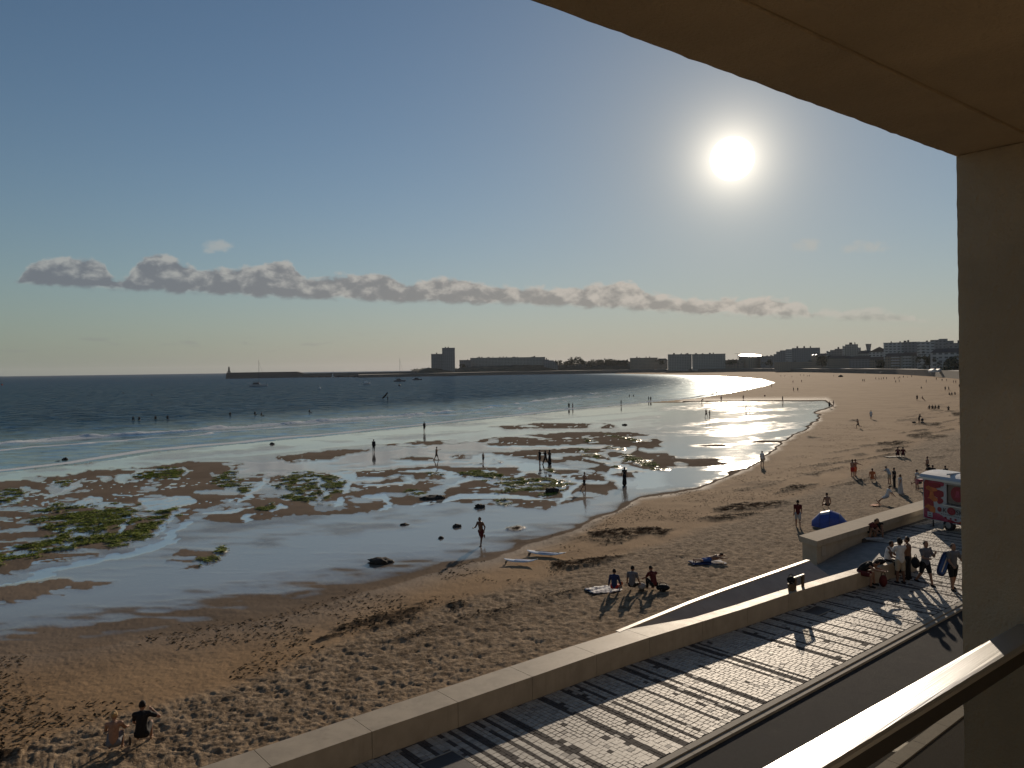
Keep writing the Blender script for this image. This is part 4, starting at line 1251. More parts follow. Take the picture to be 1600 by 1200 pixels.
building(1411, 1438, 556, 790, 10, 'low dark-roofed villa in front of the plain grey slab', 'house', 0, roof='hip', huts=1, balc=(0.1, 0.5))
building(1437, 1462, 553, 700, 10, 'white seaside villa in front of the glazed block', 'house', 3, roof='flat', huts=1, balc=(0.1, 0.9))
building(1461, 1506, 551, 620, 12, 'wide pale villa with dormers in front of the highest block', 'house', 3, roof='hip', huts=2)
building(1296, 1330, 560, 1020, 10, 'terrace of small houses below the domed block', 'house', 2, roof='hip', huts=3)
building(1330, 1362, 561, 950, 10, 'terrace of small houses below the water tower', 'house', 1, roof='hip', huts=2)
building(1362, 1387, 562, 900, 10, 'small seafront house below the gabled villa', 'house', 2, roof='hip', huts=1)
building(1215, 1296, 566, 1150, 10, 'long low seafront terrace under the big stepped grey block', 'house', 2, huts=5)
# flared water tower
def water_tower():
    Y = 1010; p = at_y(1357.5, 575, Y); zt = at_y(1357.5, 537.5, Y)[2]
    e = empty('water_tower', (p[0], Y, 3), 0, 'slim water tower with flared top standing above the roofs', 'tower')
    mb = MB(); mb.cone((0, 0, 0), (0, 0, zt - 10), 2.5, 2.5, 12); mb.build('shaft', FM[1], e)
    mb = MB(); mb.cone((0, 0, zt - 10), (0, 0, zt - 3.4), 2.5, 3.4, 12); mb.build('tank', FM[1], e)
    mb = MB(); mb.cone((0, 0, zt - 3.398), (0, 0, zt - 2.9), 3.9, 3.9, 12); mb.build('rim', FM[1], e)
water_tower()
# round hall with shining tilted roof
def round_hall():
    Y = 1385; p = at_y(1178.5, 575, Y); R = (at_y(1196.5, 575, Y)[0] - at_y(1160.5, 575, Y)[0]) / 2
    e = empty('round_hall', (p[0], Y + R, 2.6), 0, 'round drum-shaped hall with a shining pale tilted roof', 'building')
    h = at_y(1178, 557.5, Y)[2] - 2.6; hb = h + 5.6
    n = 40
    top = [(R * math.cos(a), R * math.sin(a), h + (hb - h) * (0.5 + 0.5 * math.sin(a))) for a in np.linspace(0, 2 * math.pi, n, endpoint=False)]
    bot = [(x, y, -2) for x, y, z in top]
    mb = MB(); mb.loft([bot, top]); mb.build('drum', FM[2], e)
    mb = MB(); mb.loft([[(x * 1.01, y * 1.01, z - 0.5) for x, y, z in top], [(x * 1.01, y * 1.01, z + 0.5) for x, y, z in top]], close=False); mb.build('rim', M_ROOFT, e)
    mb = MB(); mb.loft([[(x * 0.95, y * 0.95, z + 0.05) for x, y, z in top], [(x * 0.95, y * 0.95, z + 0.2) for x, y, z in top]])
    mb.build('roof', material('shining_roof', (0.75, 0.75, 0.75), 0.30, metal=0.85, var=0.03), e)
round_hall()
# street lamp by the hall, antenna ball on the cube block
p = at_y(1153, 562, 1360)
e = empty('street_lamp', (p[0], 1360, 3), 0, 'tall thin lamp mast between the cube blocks and the round hall', 'lamp')
zt = at_y(1153, 552.5, 1360)[2] - 3
mb = MB(); mb.cone((0, 0, 0), (0, 0, zt), 0.35, 0.25, 6); mb.build('mast', M_DARK, e)
mb = MB(); mb.box(-5.5, 0, -0.3, 0.3, zt, zt + 0.45); mb.build('arm', M_DARK, e)
# beach ramps and awnings against the quay wall
M_PALE = material('pale_concrete', (0.34, 0.32, 0.29), 0.8)
for (x0, y0, x1, y1, lab) in ((1212, 578.2, 1229, 577.4, 'pale sloping ramp strip on the quay wall below the big stepped block'), (1352, 582.2, 1375, 579.6, 'long pale beach ramp left of the middle on the far quay wall'),
                              (1376, 581.2, 1400, 579.0, 'second long pale beach ramp on the far quay wall'), (1430, 581.5, 1449, 578.2, 'pale beach ramp running down just left of the white marquee')):
    Y = np.interp((x0 + x1) / 2, [1212, 1300, 1400, 1460, 1503], [1200, 1000, 780, 640, 520])
    a = at_y(x0, y0, Y); b = at_y(x1, y1, Y)
    mb = MB(); mb.hexa([(a[0], Y, a[2] - 0.8), (b[0], Y, b[2] - 0.8), (b[0], Y + 3, b[2] - 0.8), (a[0], Y + 3, a[2] - 0.8), (a[0], Y, a[2]), (b[0], Y, b[2]), (b[0], Y + 3, b[2]), (a[0], Y + 3, a[2])])
    o = mb.build('beach_access_ramp', M_PALE); tag(o, lab, 'ramp', 'ramps on the far quay wall')
def marquee(px0, px1, ytop, ybot, Y, label):
    a = at_y(px0, ybot, Y); b = at_y(px1, ytop, Y); W = b[0] - a[0]; h = b[2] - a[2]
    e = empty('marquee', (a[0], Y, a[2]), 0, label, 'tent')
    n = max(2, int(W / 4))
    for k in range(n):
        x0 = W * k / n; x1 = W * (k + 1) / n; xm = (x0 + x1) / 2
        mb = MB(); mb.prism([(x0, 0, h * 0.55), (x1, 0, h * 0.55), (xm, 0, h)], (0, 5, 0)); mb.build('roof_bay', M_WHITE, e)
    mb = MB(); mb.box(0.1, W - 0.1, 0.1, 4.9, 0, h * 0.548); mb.build('side_wall', M_WHITE, e)
marquee(1455.5, 1474, 576, 581.5, 590, 'white marquee in front of the far villas near the pillar')
marquee(1315, 1327, 575, 579, 980, 'small white awning on the quay below the domed block')
marquee(1270, 1279, 553.5, 556.5, 1140, 'bright little roof catching the sun right of the big stepped block')

# ------------------------------------------------------------------ trees of the far shore
M_LEAF = material('far_foliage', (0.045, 0.055, 0.028), 0.8, var=0.4, scale=0.6)
M_BARK = material('bark', (0.06, 0.045, 0.035), 0.9)
def tree_mesh(seed, flat=1.0):
    rng = np.random.default_rng(seed)
    V = []; F = []
    cl = [(rng.normal(0, 0.42), rng.normal(0, 0.42), 0.52 + rng.uniform(-0.5, 0.36) * flat) for _ in range(26)]
    for (cx, cy, cz) in cl:
        s = rng.uniform(0.13, 0.25)
        for _ in range(46):
            d = rng.normal(0, 1, 3); d /= np.linalg.norm(d); d *= s * rng.uniform(0.55, 1.1); d[2] *= 0.75
            c = np.array([cx, cy, cz]) + d
            u = rng.normal(0, 1, 3); u /= np.linalg.norm(u); v = np.cross(u, rng.normal(0, 1, 3)); v /= np.linalg.norm(v)
            L = rng.uniform(0.035, 0.08)
            k = len(V); V += [c - u * L, c + v * L * 0.7, c + u * L, c - v * L * 0.7]; F.append((k, k + 1, k + 2, k + 3))
    return mesh_np('crown', np.array(V), np.array(F), smooth=False)
TREES = [tree_mesh(k, 0.8 + 0.2 * k) for k in range(3)]
for m_ in TREES: m_.materials.append(M_LEAF)
mb = MB(); mb.cone((0, 0, -0.2), (0.02, 0, 0.55), 0.05, 0.028, 7); mb.cone((0.02, 0, 0.42), (0.25, 0.1, 0.7), 0.022, 0.01, 5); mb.cone((0.02, 0, 0.4), (-0.22, -0.1, 0.68), 0.022, 0.01, 5)
mb.build('trunk_proto', M_BARK); TRUNK = bpy.data.objects['trunk_proto'].data; bpy.data.objects.remove(bpy.data.objects['trunk_proto'])
TR = [(874, 562.5, 9), (884, 564, 11), (893, 561, 12), (902, 557.5, 13), (911, 563, 10), (921, 564, 12), (931, 561.5, 12), (940, 562, 11), (949, 560.5, 12), (958, 562, 12), (968, 563, 11), (977, 562, 12), (716, 575, 9), (724, 569, 8), (650, 576, 8), (662, 575, 8), (669, 574.5, 9), (1034, 561.5, 9), (1140, 561.5, 9), (1148, 562, 9), (1285, 555, 14), (1380, 561, 10), (1452, 556, 11), (1475, 560, 12), (1493, 556, 13), (1203, 562, 11)]
TW = ['rounded dark tree', 'spreading dark tree', 'tallest dark umbrella tree', 'low bushy tree']
for i, (px, yt, h) in enumerate(TR):
    Y = 1540 if px < 1030 else float(np.interp(px, [1030, 1200, 1300, 1400, 1503], [1460, 1330, 1040, 800, 560]))
    zt = at_y(px, yt, Y)[2]
    x = at_y(px, yt, Y)[0]
    zone = ('at the foot of the tower blocks' if px < 730 else 'in the wooded gap right of the long terrace' if px < 985 else 'beside the twin cube blocks' if px < 1160 else 'among the roofs of the right-hand skyline')
    nth = ['first', 'second', 'third', 'fourth', 'fifth', 'sixth', 'seventh', 'eighth', 'ninth', 'tenth', 'eleventh', 'twelfth', 'thirteenth', 'fourteenth', 'fifteenth', 'sixteenth']
    same = [q for q in sorted(TR) if (q[0] < 730) == (px < 730) and (730 <= q[0] < 985) == (730 <= px < 985) and (985 <= q[0] < 1160) == (985 <= px < 1160)]
    e = empty('tree', (x, Y, zt - h), random.uniform(0, 6), 'dark tree %s, %s from the left' % (zone, nth[same.index((px, yt, h))]), 'tree', 'trees of the far shore')
    e.scale = (h * random.uniform(0.9, 1.25), h, h * 1.05)
    link('crown', TREES[i % 3], None, e); link('trunk', TRUNK, None, e)

# ------------------------------------------------------------------ rocks and weed on the flats
def rock(px, py, wpx, hpx, label, seed):
    p = on_beach(px, py)
    s = p[1] / FX
    rng = random.Random(seed)
    mb = MB()
    vs = mb.ball((0, 0, 0), 1.0, 3)
    for v in vs:
        d = v.co.normalized()
        k = 1 + 0.45 * mnoise.fractal(d * 2.4 + Vector((seed * 3.1, 0, 0)), 0.7, 2.1, 5)
        v.co = Vector((d.x * k * wpx * s / 2, d.y * k * wpx * s / 2 * 0.8, d.z * k * hpx * s * 0.55 + hpx * s * 0.05))
    o = mb.build('rock', M_ROCK, smooth=True)
    o.location = (p[0], p[1], p[2])
    tag(o, label, 'rock', 'rocks lying on the wet sand')
rock(594, 879, 36, 12, 'dark flat rock lying in the wet sheen left of the surfboards', 1)
rock(750, 793, 15, 9, 'rounded black rock just above the jogger', 2)
rock(714, 823, 13, 7, 'smaller black rock left of the jogger', 3)
rock(689, 841, 8, 5, 'smallest black stone left of the jogger', 4)
rock(675, 779, 38, 8, 'long low black rock between the weed patches', 5)
rock(63, 715, 24, 9, 'black rock at the waterline on the far left', 6)
rock(101, 721, 9, 10, 'pointed black rock standing in the shallows on the left', 7)
rock(91, 723, 11, 5, 'low black rock beside the pointed one in the shallows', 8)
rock(121, 716, 8, 3, 'tiny black rock right of the pointed one in the shallows', 9)
rock(863, 770, 22, 16, 'dark weed-covered ledge below the three standing walkers', 10)
rock(686, 779, 18, 9, 'black lump at the right end of the long low rock', 11)
rock(1306 - 330, 664, 8, 3, 'small dark rock at the tip of the far sand bar', 12)
rock(632, 820, 14, 4, 'flat black stone in the wet sheen above the large flat rock', 14)
rock(425, 694, 7, 4, 'small dark rock near the swash on the left', 13)

def scatter_weed():
    rng = np.random.default_rng(9)
    A = BEACH['algae']; K = BEACH['keep']
    M1 = material('green_weed', (0.19, 0.215, 0.03), 0.8, spec=0.1, var=0.5, scale=1.2)
    # weight by ground area of the mesh cell so that the cover is even on the ground
    def pick(M, thr, n):
        sel = np.argwhere((M > thr) & K)
        w = BEACH['Y'][sel[:, 0], sel[:, 1]] ** 1.6
        ix = rng.choice(len(sel), size=n, p=w / w.sum())
        s = sel[ix]
        r = s[:, 0]; c = s[:, 1]
        return BEACH['X'][r, c], BEACH['Y'][r, c], BEACH['Z'][r, c]
    def leaves(name, X, Y, Z, smin, smax, lift, mat):
        n = len(X)
        X = X + rng.normal(0, 0.12, n); Y = Y + rng.normal(0, 0.18, n)
        L = rng.uniform(smin, smax, n); a = rng.uniform(0, 2 * np.pi, n); tl = rng.uniform(-0.18, 0.18, n)
        ux, uy = np.cos(a), np.sin(a)
        c = np.stack([X, Y, Z + lift + rng.uniform(0, 0.03, n)], -1)
        u = np.stack([ux * np.cos(tl), uy * np.cos(tl), np.sin(tl)], -1) * L[:, None]
        v = np.stack([-uy, ux, rng.uniform(-0.2, 0.2, n)], -1) * (L * 0.45)[:, None]
        V = np.stack([c - u, c + v, c + u + [0, 0, -0.02], c - v], 1).reshape(-1, 3)
        F = np.arange(4 * n).reshape(n, 4)
        o = link(name, mesh_np(name, V, F, smooth=False), mat); tag(o, kind='stuff')
        return o
    X, Y, Z = pick(A, 0.5, 34000)
    o = leaves('green_seaweed', X, Y, Z, 0.05, 0.17, 0.012, M1)
    tag(o, 'bright green seaweed clinging to the flat rocks', 'seaweed')
    M2 = material('brown_wrack', (0.035, 0.024, 0.014), 0.95, spec=0.03, var=0.4, scale=2)
    X, Y, Z = pick(BEACH['wrack'], 0.4, 9000)
    # loose bits over the brown sand
    band = (BEACH['wet'] < 0.12) * (BEACH['churn'] < 0.3) * (BEACH['PY'] > 660)
    cl = fbm(BEACH['X'] / 3.0, BEACH['Y'] / 3.0, 123, 3)
    X2, Y2, Z2 = pick(band * sstep(cl, 0.50, 0.66), 0.5, 7000)
    o = leaves('dried_seaweed', np.concatenate([X, X2]), np.concatenate([Y, Y2]), np.concatenate([Z, Z2]), 0.03, 0.13, 0.012, M2)
    tag(o, 'dark dried seaweed strewn over the brown sand', 'seaweed')
scatter_weed()

# ------------------------------------------------------------------ people
SEG = dict(thigh=0.43, shin=0.41, foot=0.19, torso=0.50, uarm=0.29, farm=0.25, hand=0.17)
def pose_joints(lean=0, hip=(0, 0), knee=(0, 0), arm=(0, 0), abd=(8, 8), elb=(10, 10), spread=(3, 3), head=0, headyaw=0, twist=0, bend=0, elbin=(0.3, 0.3)):
    """joints of a 1.72 m figure facing +Y; tuples are (left, right), degrees"""
    R = math.radians
    J = {}
    J['pelvis'] = Vector((0, 0, 0))
    l1, l2 = R(lean), R(lean + bend)
    J['waist'] = Vector((0, math.sin(l1), math.cos(l1))) * 0.20
    J['chest'] = J['waist'] + Vector((0, math.sin(l2), math.cos(l2))) * 0.24
    J['neck'] = J['chest'] + Vector((0, math.sin(l2), math.cos(l2))) * 0.10
    hp = R(lean + bend * 0.6 + head)
    up = Vector((0, math.sin(hp), math.cos(hp)))
    J['head'] = J['neck'] + up * 0.17
    J['headtop'] = J['neck'] + up * 0.25
    fwd = Vector((math.sin(R(headyaw)), math.cos(hp) * math.cos(R(headyaw)), -math.sin(hp)))
    J['face'] = J['head'] + fwd * 0.10
    for i, s in ((0, -1), (1, 1)):
        tw = R(twist) * s
        sh = J['chest'] + Vector((s * 0.185, math.sin(tw) * 0.12, 0.045))
        J['sh%d' % i] = sh
        a, b, e = R(arm[i]), R(abd[i]), R(elb[i])
        d1 = Vector((s * math.sin(b), math.sin(a) * math.cos(b), -math.cos(a) * math.cos(b)))
        J['el%d' % i] = sh + d1 * SEG['uarm']
        a2 = a + e
        b2 = b - elbin[i] * e
        d2 = Vector((s * math.sin(b2), math.sin(a2) * math.cos(b2), -math.cos(a2) * math.cos(b2)))
        J['wr%d' % i] = J['el%d' % i] + d2 * SEG['farm']
        J['ha%d' % i] = J['wr%d' % i] + d2 * 0.085
        J['hdir%d' % i] = d2
        h = J['pelvis'] + Vector((s * 0.09, 0, -0.04))
        J['hp%d' % i] = h
        t, k, sp = R(hip[i]), R(knee[i]), R(spread[i])
        dt = Vector((s * math.sin(sp), math.sin(t) * math.cos(sp), -math.cos(t) * math.cos(sp)))
        J['kn%d' % i] = h + dt * SEG['thigh']
        ds = Vector((s * math.sin(sp) * 0.3, math.sin(t - k), -math.cos(t - k)))
        ds.normalize()
        J['an%d' % i] = J['kn%d' % i] + ds * SEG['shin']
        ft = t - k
        df = Vector((0, math.cos(ft * 0.5), min(0.05, -0.25 + 0.0 * ft)))
        if abs(ft) > 1.0: df = Vector((0, math.cos(ft), math.sin(ft)))
        J['to%d' % i] = J['an%d' % i] + df.normalized() * SEG['foot'] * 0.8
        J['heel%d' % i] = J['an%d' % i] - df.normalized() * 0.05 + Vector((0, 0, -0.03))
    return J
BONES = [('pelvis', 'waist', .145, .135, 'torso'), ('waist', 'chest', .135, .158, 'torso'), ('sh0', 'sh1', .078, .078, 'torso'), ('chest', 'neck', .120, .068, 'torso'),
         ('neck', 'head', .055, .060, 'neck'), ('head', 'headtop', .098, .078, 'head'), ('hp0', 'hp1', .112, .112, 'pelvis')]
for _i in '01':
    BONES += [('sh' + _i, 'el' + _i, .060, .047, 'uarm'), ('el' + _i, 'wr' + _i, .047, .032, 'farm'), ('wr' + _i, 'ha' + _i, .032, .040, 'hand'),
              ('hp' + _i, 'kn' + _i, .100, .066, 'thigh'), ('kn' + _i, 'an' + _i, .064, .042, 'shin'), ('heel' + _i, 'to' + _i, .040, .032, 'foot')]
ICO = None
def ico_pts():
    global ICO
    if ICO is None:
        b = bmesh.new(); bmesh.ops.create_icosphere(b, subdivisions=2, radius=1.0)
        ICO = np.array([v.co[:] for v in b.verts]); b.free()
    return ICO
def capsule_into(bm, a, b, ra, rb):
    P = ico_pts()
    pts = np.vstack([P * ra + np.array(a), P * rb + np.array(b)])
    t = bmesh.new()
    vs = [t.verts.new(p) for p in pts]
    g = bmesh.ops.convex_hull(t, input=vs)
    dead = [v for v in t.verts if not v.link_faces]
    bmesh.ops.delete(t, geom=dead, context='VERTS')
    me = bpy.data.meshes.new('tmp'); t.to_mesh(me); t.free()
    bm.from_mesh(me); bpy.data.meshes.remove(me)
def grow(caps, voxel, smooth=4):
    """one closed skin over a set of tapered limbs"""
    bm = bmesh.new()
    for (a, b, ra, rb) in caps:
        capsule_into(bm, a, b, ra, rb)
    me = bpy.data.meshes.new('tmp_skin'); bm.to_mesh(me); bm.free()
    o = bpy.data.objects.new('tmp_skin', me); COL.objects.link(o)
    r = o.modifiers.new('r', 'REMESH'); r.mode = 'VOXEL'; r.voxel_size = voxel; r.use_smooth_shade = True
    if smooth:
        s = o.modifiers.new('s', 'SMOOTH'); s.factor = 0.5; s.iterations = smooth
    dg = bpy.context.evaluated_depsgraph_get()
    out = bpy.data.meshes.new_from_object(o.evaluated_get(dg))
    bpy.data.objects.remove(o); bpy.data.meshes.remove(me)
    out.polygons.foreach_set('use_smooth', np.ones(len(out.polygons), bool))
    return out
PMAT = {}
def pmat(name, col, rough=0.8):
    if name not in PMAT:
        PMAT[name] = material(name, col, rough, var=0.12, scale=12, spec=0.25)
    return PMAT[name]
SKIN = pmat('skin', (0.30, 0.165, 0.105), 0.6)
SKIN_D = pmat('tanned_skin', (0.15, 0.080, 0.050), 0.6)
HAIR = {'dark': pmat('dark_hair', (0.015, 0.011, 0.009)), 'brown': pmat('brown_hair', (0.06, 0.035, 0.018)), 'blond': pmat('blond_hair', (0.36, 0.24, 0.11))}
CLOTH = {'black': (0.012, 0.012, 0.013), 'white': (0.62, 0.60, 0.57), 'red': (0.40, 0.035, 0.025), 'darkred': (0.10, 0.018, 0.018), 'navy': (0.02, 0.035, 0.10), 'blue': (0.04, 0.10, 0.30),
         'grey': (0.14, 0.14, 0.15), 'lightgrey': (0.35, 0.36, 0.37), 'orange': (0.50, 0.15, 0.05), 'khaki': (0.22, 0.18, 0.12), 'pink': (0.45, 0.18, 0.18), 'pale': (0.48, 0.44, 0.40), 'wetsuit': (0.010, 0.010, 0.012), 'denim': (0.06, 0.09, 0.15), 'beige': (0.40, 0.32, 0.22)}
def cloth(n): return pmat('cloth_' + n, CLOTH[n])
def caps_of(J, tags, infl=0.0, cut=None):
    out = []
    for a, b, ra, rb, tg in BONES:
        if tg in tags:
            A, B = J[a], J[b]
            f = (cut or {}).get(tg, 1.0)
            out.append((A, A.lerp(B, f), ra + infl, (ra + (rb - ra) * f) + infl))
    return out
def hair_caps(J, style):
    h, t = J['head'], J['headtop']
    f = (J['face'] - h).normalized()
    up = (t - h).normalized()
    c = [(h + up * 0.035 - f * 0.022, t - f * 0.012 - up * 0.004, .100, .083)]
    if style == 'long':
        c += [(h - f * 0.05, J['neck'] - f * 0.075 - up * 0.06, .075, .05)]
    elif style == 'bun':
        c += [(h - f * 0.09 + up * 0.06, h - f * 0.12 + up * 0.07, .05, .04)]
    elif style == 'curly':
        c += [(h - f * 0.02 + up * 0.04, t + up * 0.01, .118, .105)]
    return c
def finger_caps(J):
    c = []
    for i, s in (('0', -1), ('1', 1)):
        w, d = J['ha' + i], J['hdir' + i]
        side = d.cross(Vector((0, 0, 1)))
        if side.length < 0.1: side = d.cross(Vector((1, 0, 0)))
        side.normalize()
        curl = side.cross(d).normalized()
        for k, (off, L) in enumerate(((-.032, .060), (-.011, .072), (.011, .067), (.031, .052))):
            b0 = w + side * off + d * 0.012
            b1 = b0 + d * L * 0.55 + curl * 0.006
            b2 = b1 + (d * 0.8 + curl * 0.6).normalized() * L * 0.5
            c += [(b0, b1, .0095, .0090), (b1, b2, .0090, .0080)]
        th = w - d * 0.055 + side * (-.034)
        c += [(th, th + (d * 0.7 - side * 0.7).normalized() * 0.05, .0125, .0105), (th + (d * 0.7 - side * 0.7).normalized() * 0.05, th + (d * 0.95 - side * 0.45).normalized() * 0.085, .0105, .009)]
    return c
def figure(J, near):
    caps = caps_of(J, ('torso', 'neck', 'head', 'pelvis', 'uarm', 'farm', 'hand', 'thigh', 'shin', 'foot'))
    if near:
        f = (J['face'] - J['head']).normalized(); up = (J['headtop'] - J['head']).normalized(); sd = f.cross(up)
        caps += finger_caps(J)
        caps += [(J['head'] + f * 0.088 + up * 0.02, J['head'] + f * 0.112 - up * 0.018, .012, .016)]
        caps += [(J['head'] + sd * 0.095 + up * 0.012, J['head'] + sd * 0.098 - up * 0.022, .014, .011), (J['head'] - sd * 0.095 + up * 0.012, J['head'] - sd * 0.098 - up * 0.022, .014, .011)]
        caps += [(J['head'] + f * 0.052 - up * 0.055, J['head'] + f * 0.066 - up * 0.065, .05, .035)]
    return caps
def garment_caps(J, g):
    if g == 'tee': return caps_of(J, ('torso', 'uarm', 'pelvis'), 0.014, {'uarm': 0.62})
    if g == 'long_top': return caps_of(J, ('torso', 'uarm', 'farm', 'pelvis'), 0.014, {'farm': 0.95})
    if g == 'tank': return caps_of(J, ('torso', 'pelvis'), 0.012)
    if g == 'shorts': return caps_of(J, ('pelvis', 'thigh'), 0.020, {'thigh': 0.78}) + [(J['pelvis'], J['waist'].lerp(J['pelvis'], 0.5), .145, .138)]
    if g == 'briefs': return caps_of(J, ('pelvis', 'thigh'), 0.012, {'thigh': 0.18}) + [(J['pelvis'], J['waist'].lerp(J['pelvis'], 0.6), .138, .132)]
    if g == 'trousers': return caps_of(J, ('pelvis', 'thigh', 'shin'), 0.020, {'shin': 0.92})
    if g == 'swimsuit': return [(J['pelvis'], J['waist'], .140, .128), (J['waist'], J['chest'], .128, .150)] + caps_of(J, ('pelvis',), 0.012)
    if g == 'dress':
        m = J['hp0'].lerp(J['hp1'], 0.5); k = J['an0'].lerp(J['an1'], 0.5)
        return caps_of(J, ('torso', 'pelvis', 'thigh'), 0.018) + [(m, m.lerp(k, 0.85), .16, .23)]
    if g == 'wetsuit': return caps_of(J, ('torso', 'pelvis', 'uarm', 'farm', 'thigh', 'shin'), 0.008)
    if g == 'shoes': return caps_of(J, ('foot',), 0.012)
    return []
GNAME = {'tee': 't_shirt', 'tank': 'tank_top', 'long_top': 'jacket', 'shorts': 'shorts', 'briefs': 'swim_briefs', 'trousers': 'trousers', 'swimsuit': 'swimsuit', 'dress': 'dress', 'wetsuit': 'wetsuit', 'shoes': 'shoes'}
CACHE = {}
def person(px, py, label, pose, face=0, h=1.70, wear=(), hair='dark', style='short', skin=None, near=False, z=None, group=None, dip=0.0, key=None, loc=None):
    """face: compass turn in degrees, 0 looks out to sea along +Y, 90 looks right"""
    sk = skin or SKIN
    ck = key or None
    if ck and ck in CACHE:
        body, parts = CACHE[ck]
    else:
        J = pose_joints(**pose)
        allz = min(min(J[a].z - ra, J[b].z - rb) for a, b, ra, rb, tg in BONES)
        vx = 0.0125 if near else 0.030
        body = grow(figure(J, near), vx, 3 if near else 2)
        parts = []
        for g, c in wear:
            m = grow(garment_caps(J, g), vx if not near else 0.016, 3)
            m.materials.append(cloth(c)); parts.append((GNAME[g], m))
        if hair:
            m = grow(hair_caps(J, style), vx if not near else 0.016, 2)
            m.materials.append(HAIR[hair]); parts.append(('hair', m))
        body.materials.append(sk)
        co = np.zeros(len(body.vertices) * 3, np.float32); body.vertices.foreach_get('co', co)
        zmin = co.reshape(-1, 3)[:, 2].min()
        for m in [body] + [q for _, q in parts]:
            m.transform(Matrix.Translation((0, 0, -zmin)))
        if ck: CACHE[ck] = (body, parts)
    o = link('person', body)
    p = loc if loc is not None else (on_beach(px, py) if z is None else at_z(px, py, z))
    o.location = (p[0], p[1], p[2] - dip - 0.01)
    o.rotation_euler = (0, 0, -math.radians(face))
    s = h / 1.70
    o.scale = (s, s, s)
    tag(o, label, 'person', group)
    for nm, m in parts:
        link(nm, m, None, o)
    return o

STAND = dict(lean=2, hip=(3, -3), knee=(3, 2), arm=(4, -4), abd=(9, 9), elb=(14, 12))
STAND2 = dict(lean=1, hip=(6, -2), knee=(8, 1), arm=(-6, 30), abd=(12, 10), elb=(20, 70), headyaw=30)
WALK = dict(lean=4, hip=(24, -20), knee=(6, 18), arm=(-20, 22), abd=(8, 8), elb=(12, 28))
WALK2 = dict(lean=4, hip=(-16, 18), knee=(22, 5), arm=(20, -20), abd=(9, 9), elb=(25, 15))
RUN = dict(lean=12, hip=(42, -18), knee=(45, 70), arm=(-45, 40), abd=(12, 12), elb=(80, 85))
SIT = dict(lean=-8, bend=22, hip=(112, 108), knee=(118, 112), arm=(38, 42), abd=(14, 14), elb=(30, 28), spread=(8, 8), head=4)
SITX = dict(lean=4, bend=16, hip=(86, 84), knee=(20, 26), arm=(10, 14), abd=(16, 16), elb=(24, 22), spread=(12, 12))
SITBACK = dict(lean=-24, bend=8, hip=(68, 64), knee=(10, 34), arm=(-40, -38), abd=(18, 18), elb=(5, 5), spread=(6, 6), head=14)
LIEP = dict(lean=84, bend=-10, hip=(-88, -88), knee=(2, 2), arm=(84, 80), abd=(34, 40), elb=(6, 10), spread=(5, 5), head=-14, elbin=(8.0, 6.0))
CROUCH = dict(lean=30, bend=24, hip=(108, 118), knee=(128, 134), arm=(30, 40), abd=(10, 10), elb=(25, 30), spread=(14, 14), head=-10)
BEND = dict(lean=50, bend=16, hip=(6, 2), knee=(10, 6), arm=(60, 55), abd=(8, 8), elb=(10, 10), head=-10)

# ---- on the promenade
seat = tn(30.3, 14.62, WALL_H)
person(0, 0, 'person in a black tank top hunched over on the low wall', dict(lean=34, bend=28, hip=(88, 84), knee=(82, 86), arm=(52, 58), abd=(10, 10), elb=(24, 30), spread=(8, 8), head=18), face=128, wear=(('tank', 'black'), ('shorts', 'darkred'), ('shoes', 'black')), hair='dark', near=True, loc=(seat[0], seat[1], 0.075), skin=SKIN)
p4 = at_z(1407, 911, 0)
person(0, 0, 'curly-haired person in a white t-shirt seen from behind at the wall end', dict(STAND, arm=(40, 36), elb=(70, 75)), face=-8, h=1.70, wear=(('tee', 'white'), ('shorts', 'beige'), ('shoes', 'black')), hair='dark', style='curly', near=True, loc=p4, skin=SKIN_D)
p5 = at_z(1419, 905, 0)
person(0, 0, 'bare-chested person in dark shorts at the right of the trio by the wall end', dict(STAND, arm=(24, 20), elb=(80, 60)), face=-60, h=1.66, wear=(('trousers', 'black'), ('shoes', 'black')), hair='dark', near=True, loc=p5, skin=SKIN_D)
w6 = tn(32.7, 14.62, 0)
person(0, 0, 'person in a white vest sitting on the wall facing the other two of the trio', dict(lean=6, bend=10, hip=(84, 80), knee=(80, 84), arm=(26, 30), abd=(12, 12), elb=(50, 45), spread=(8, 8)), face=130, h=1.64, wear=(('tank', 'white'), ('trousers', 'black')), hair='dark', near=True, loc=(w6[0], w6[1], 0.10), skin=SKIN_D)
p7 = at_z(1446, 914, 0)
person(0, 0, 'walker in a cap and black shorts loaded with bags, coming along the paving', dict(WALK, hip=(18, -14), knee=(4, 26), arm=(38, 24), elb=(95, 70)), face=168, h=1.72, wear=(('tee', 'grey'), ('shorts', 'black'), ('shoes', 'black')), hair='dark', near=True, loc=p7)
p8 = at_z(1489, 921, 0)
person(0, 0, 'walker carrying a blue bodyboard under one arm beside the pillar', dict(WALK2, hip=(-8, 14), knee=(12, 4), arm=(10, 20), abd=(24, 10), elb=(40, 40)), face=176, h=1.74, wear=(('tee', 'grey'), ('shorts', 'black'), ('shoes', 'black')), hair='dark', near=True, loc=p8)
p9 = at_z(1356, 838, 0)
person(0, 0, 'person crouching on the ramp below the far wall over a pale cloth', CROUCH, face=150, wear=(('tee', 'darkred'), ('shorts', 'black')), hair='brown', near=False, loc=(p9[0], p9[1], -0.02))
p9b = at_z(1366, 837, 0)
person(0, 0, 'dark-haired person leaning in beside the crouching one under the far wall', CROUCH, face=215, wear=(('tank', 'black'), ('shorts', 'black')), hair='dark', near=False, loc=(p9b[0] + 0.25, p9b[1], -0.02))
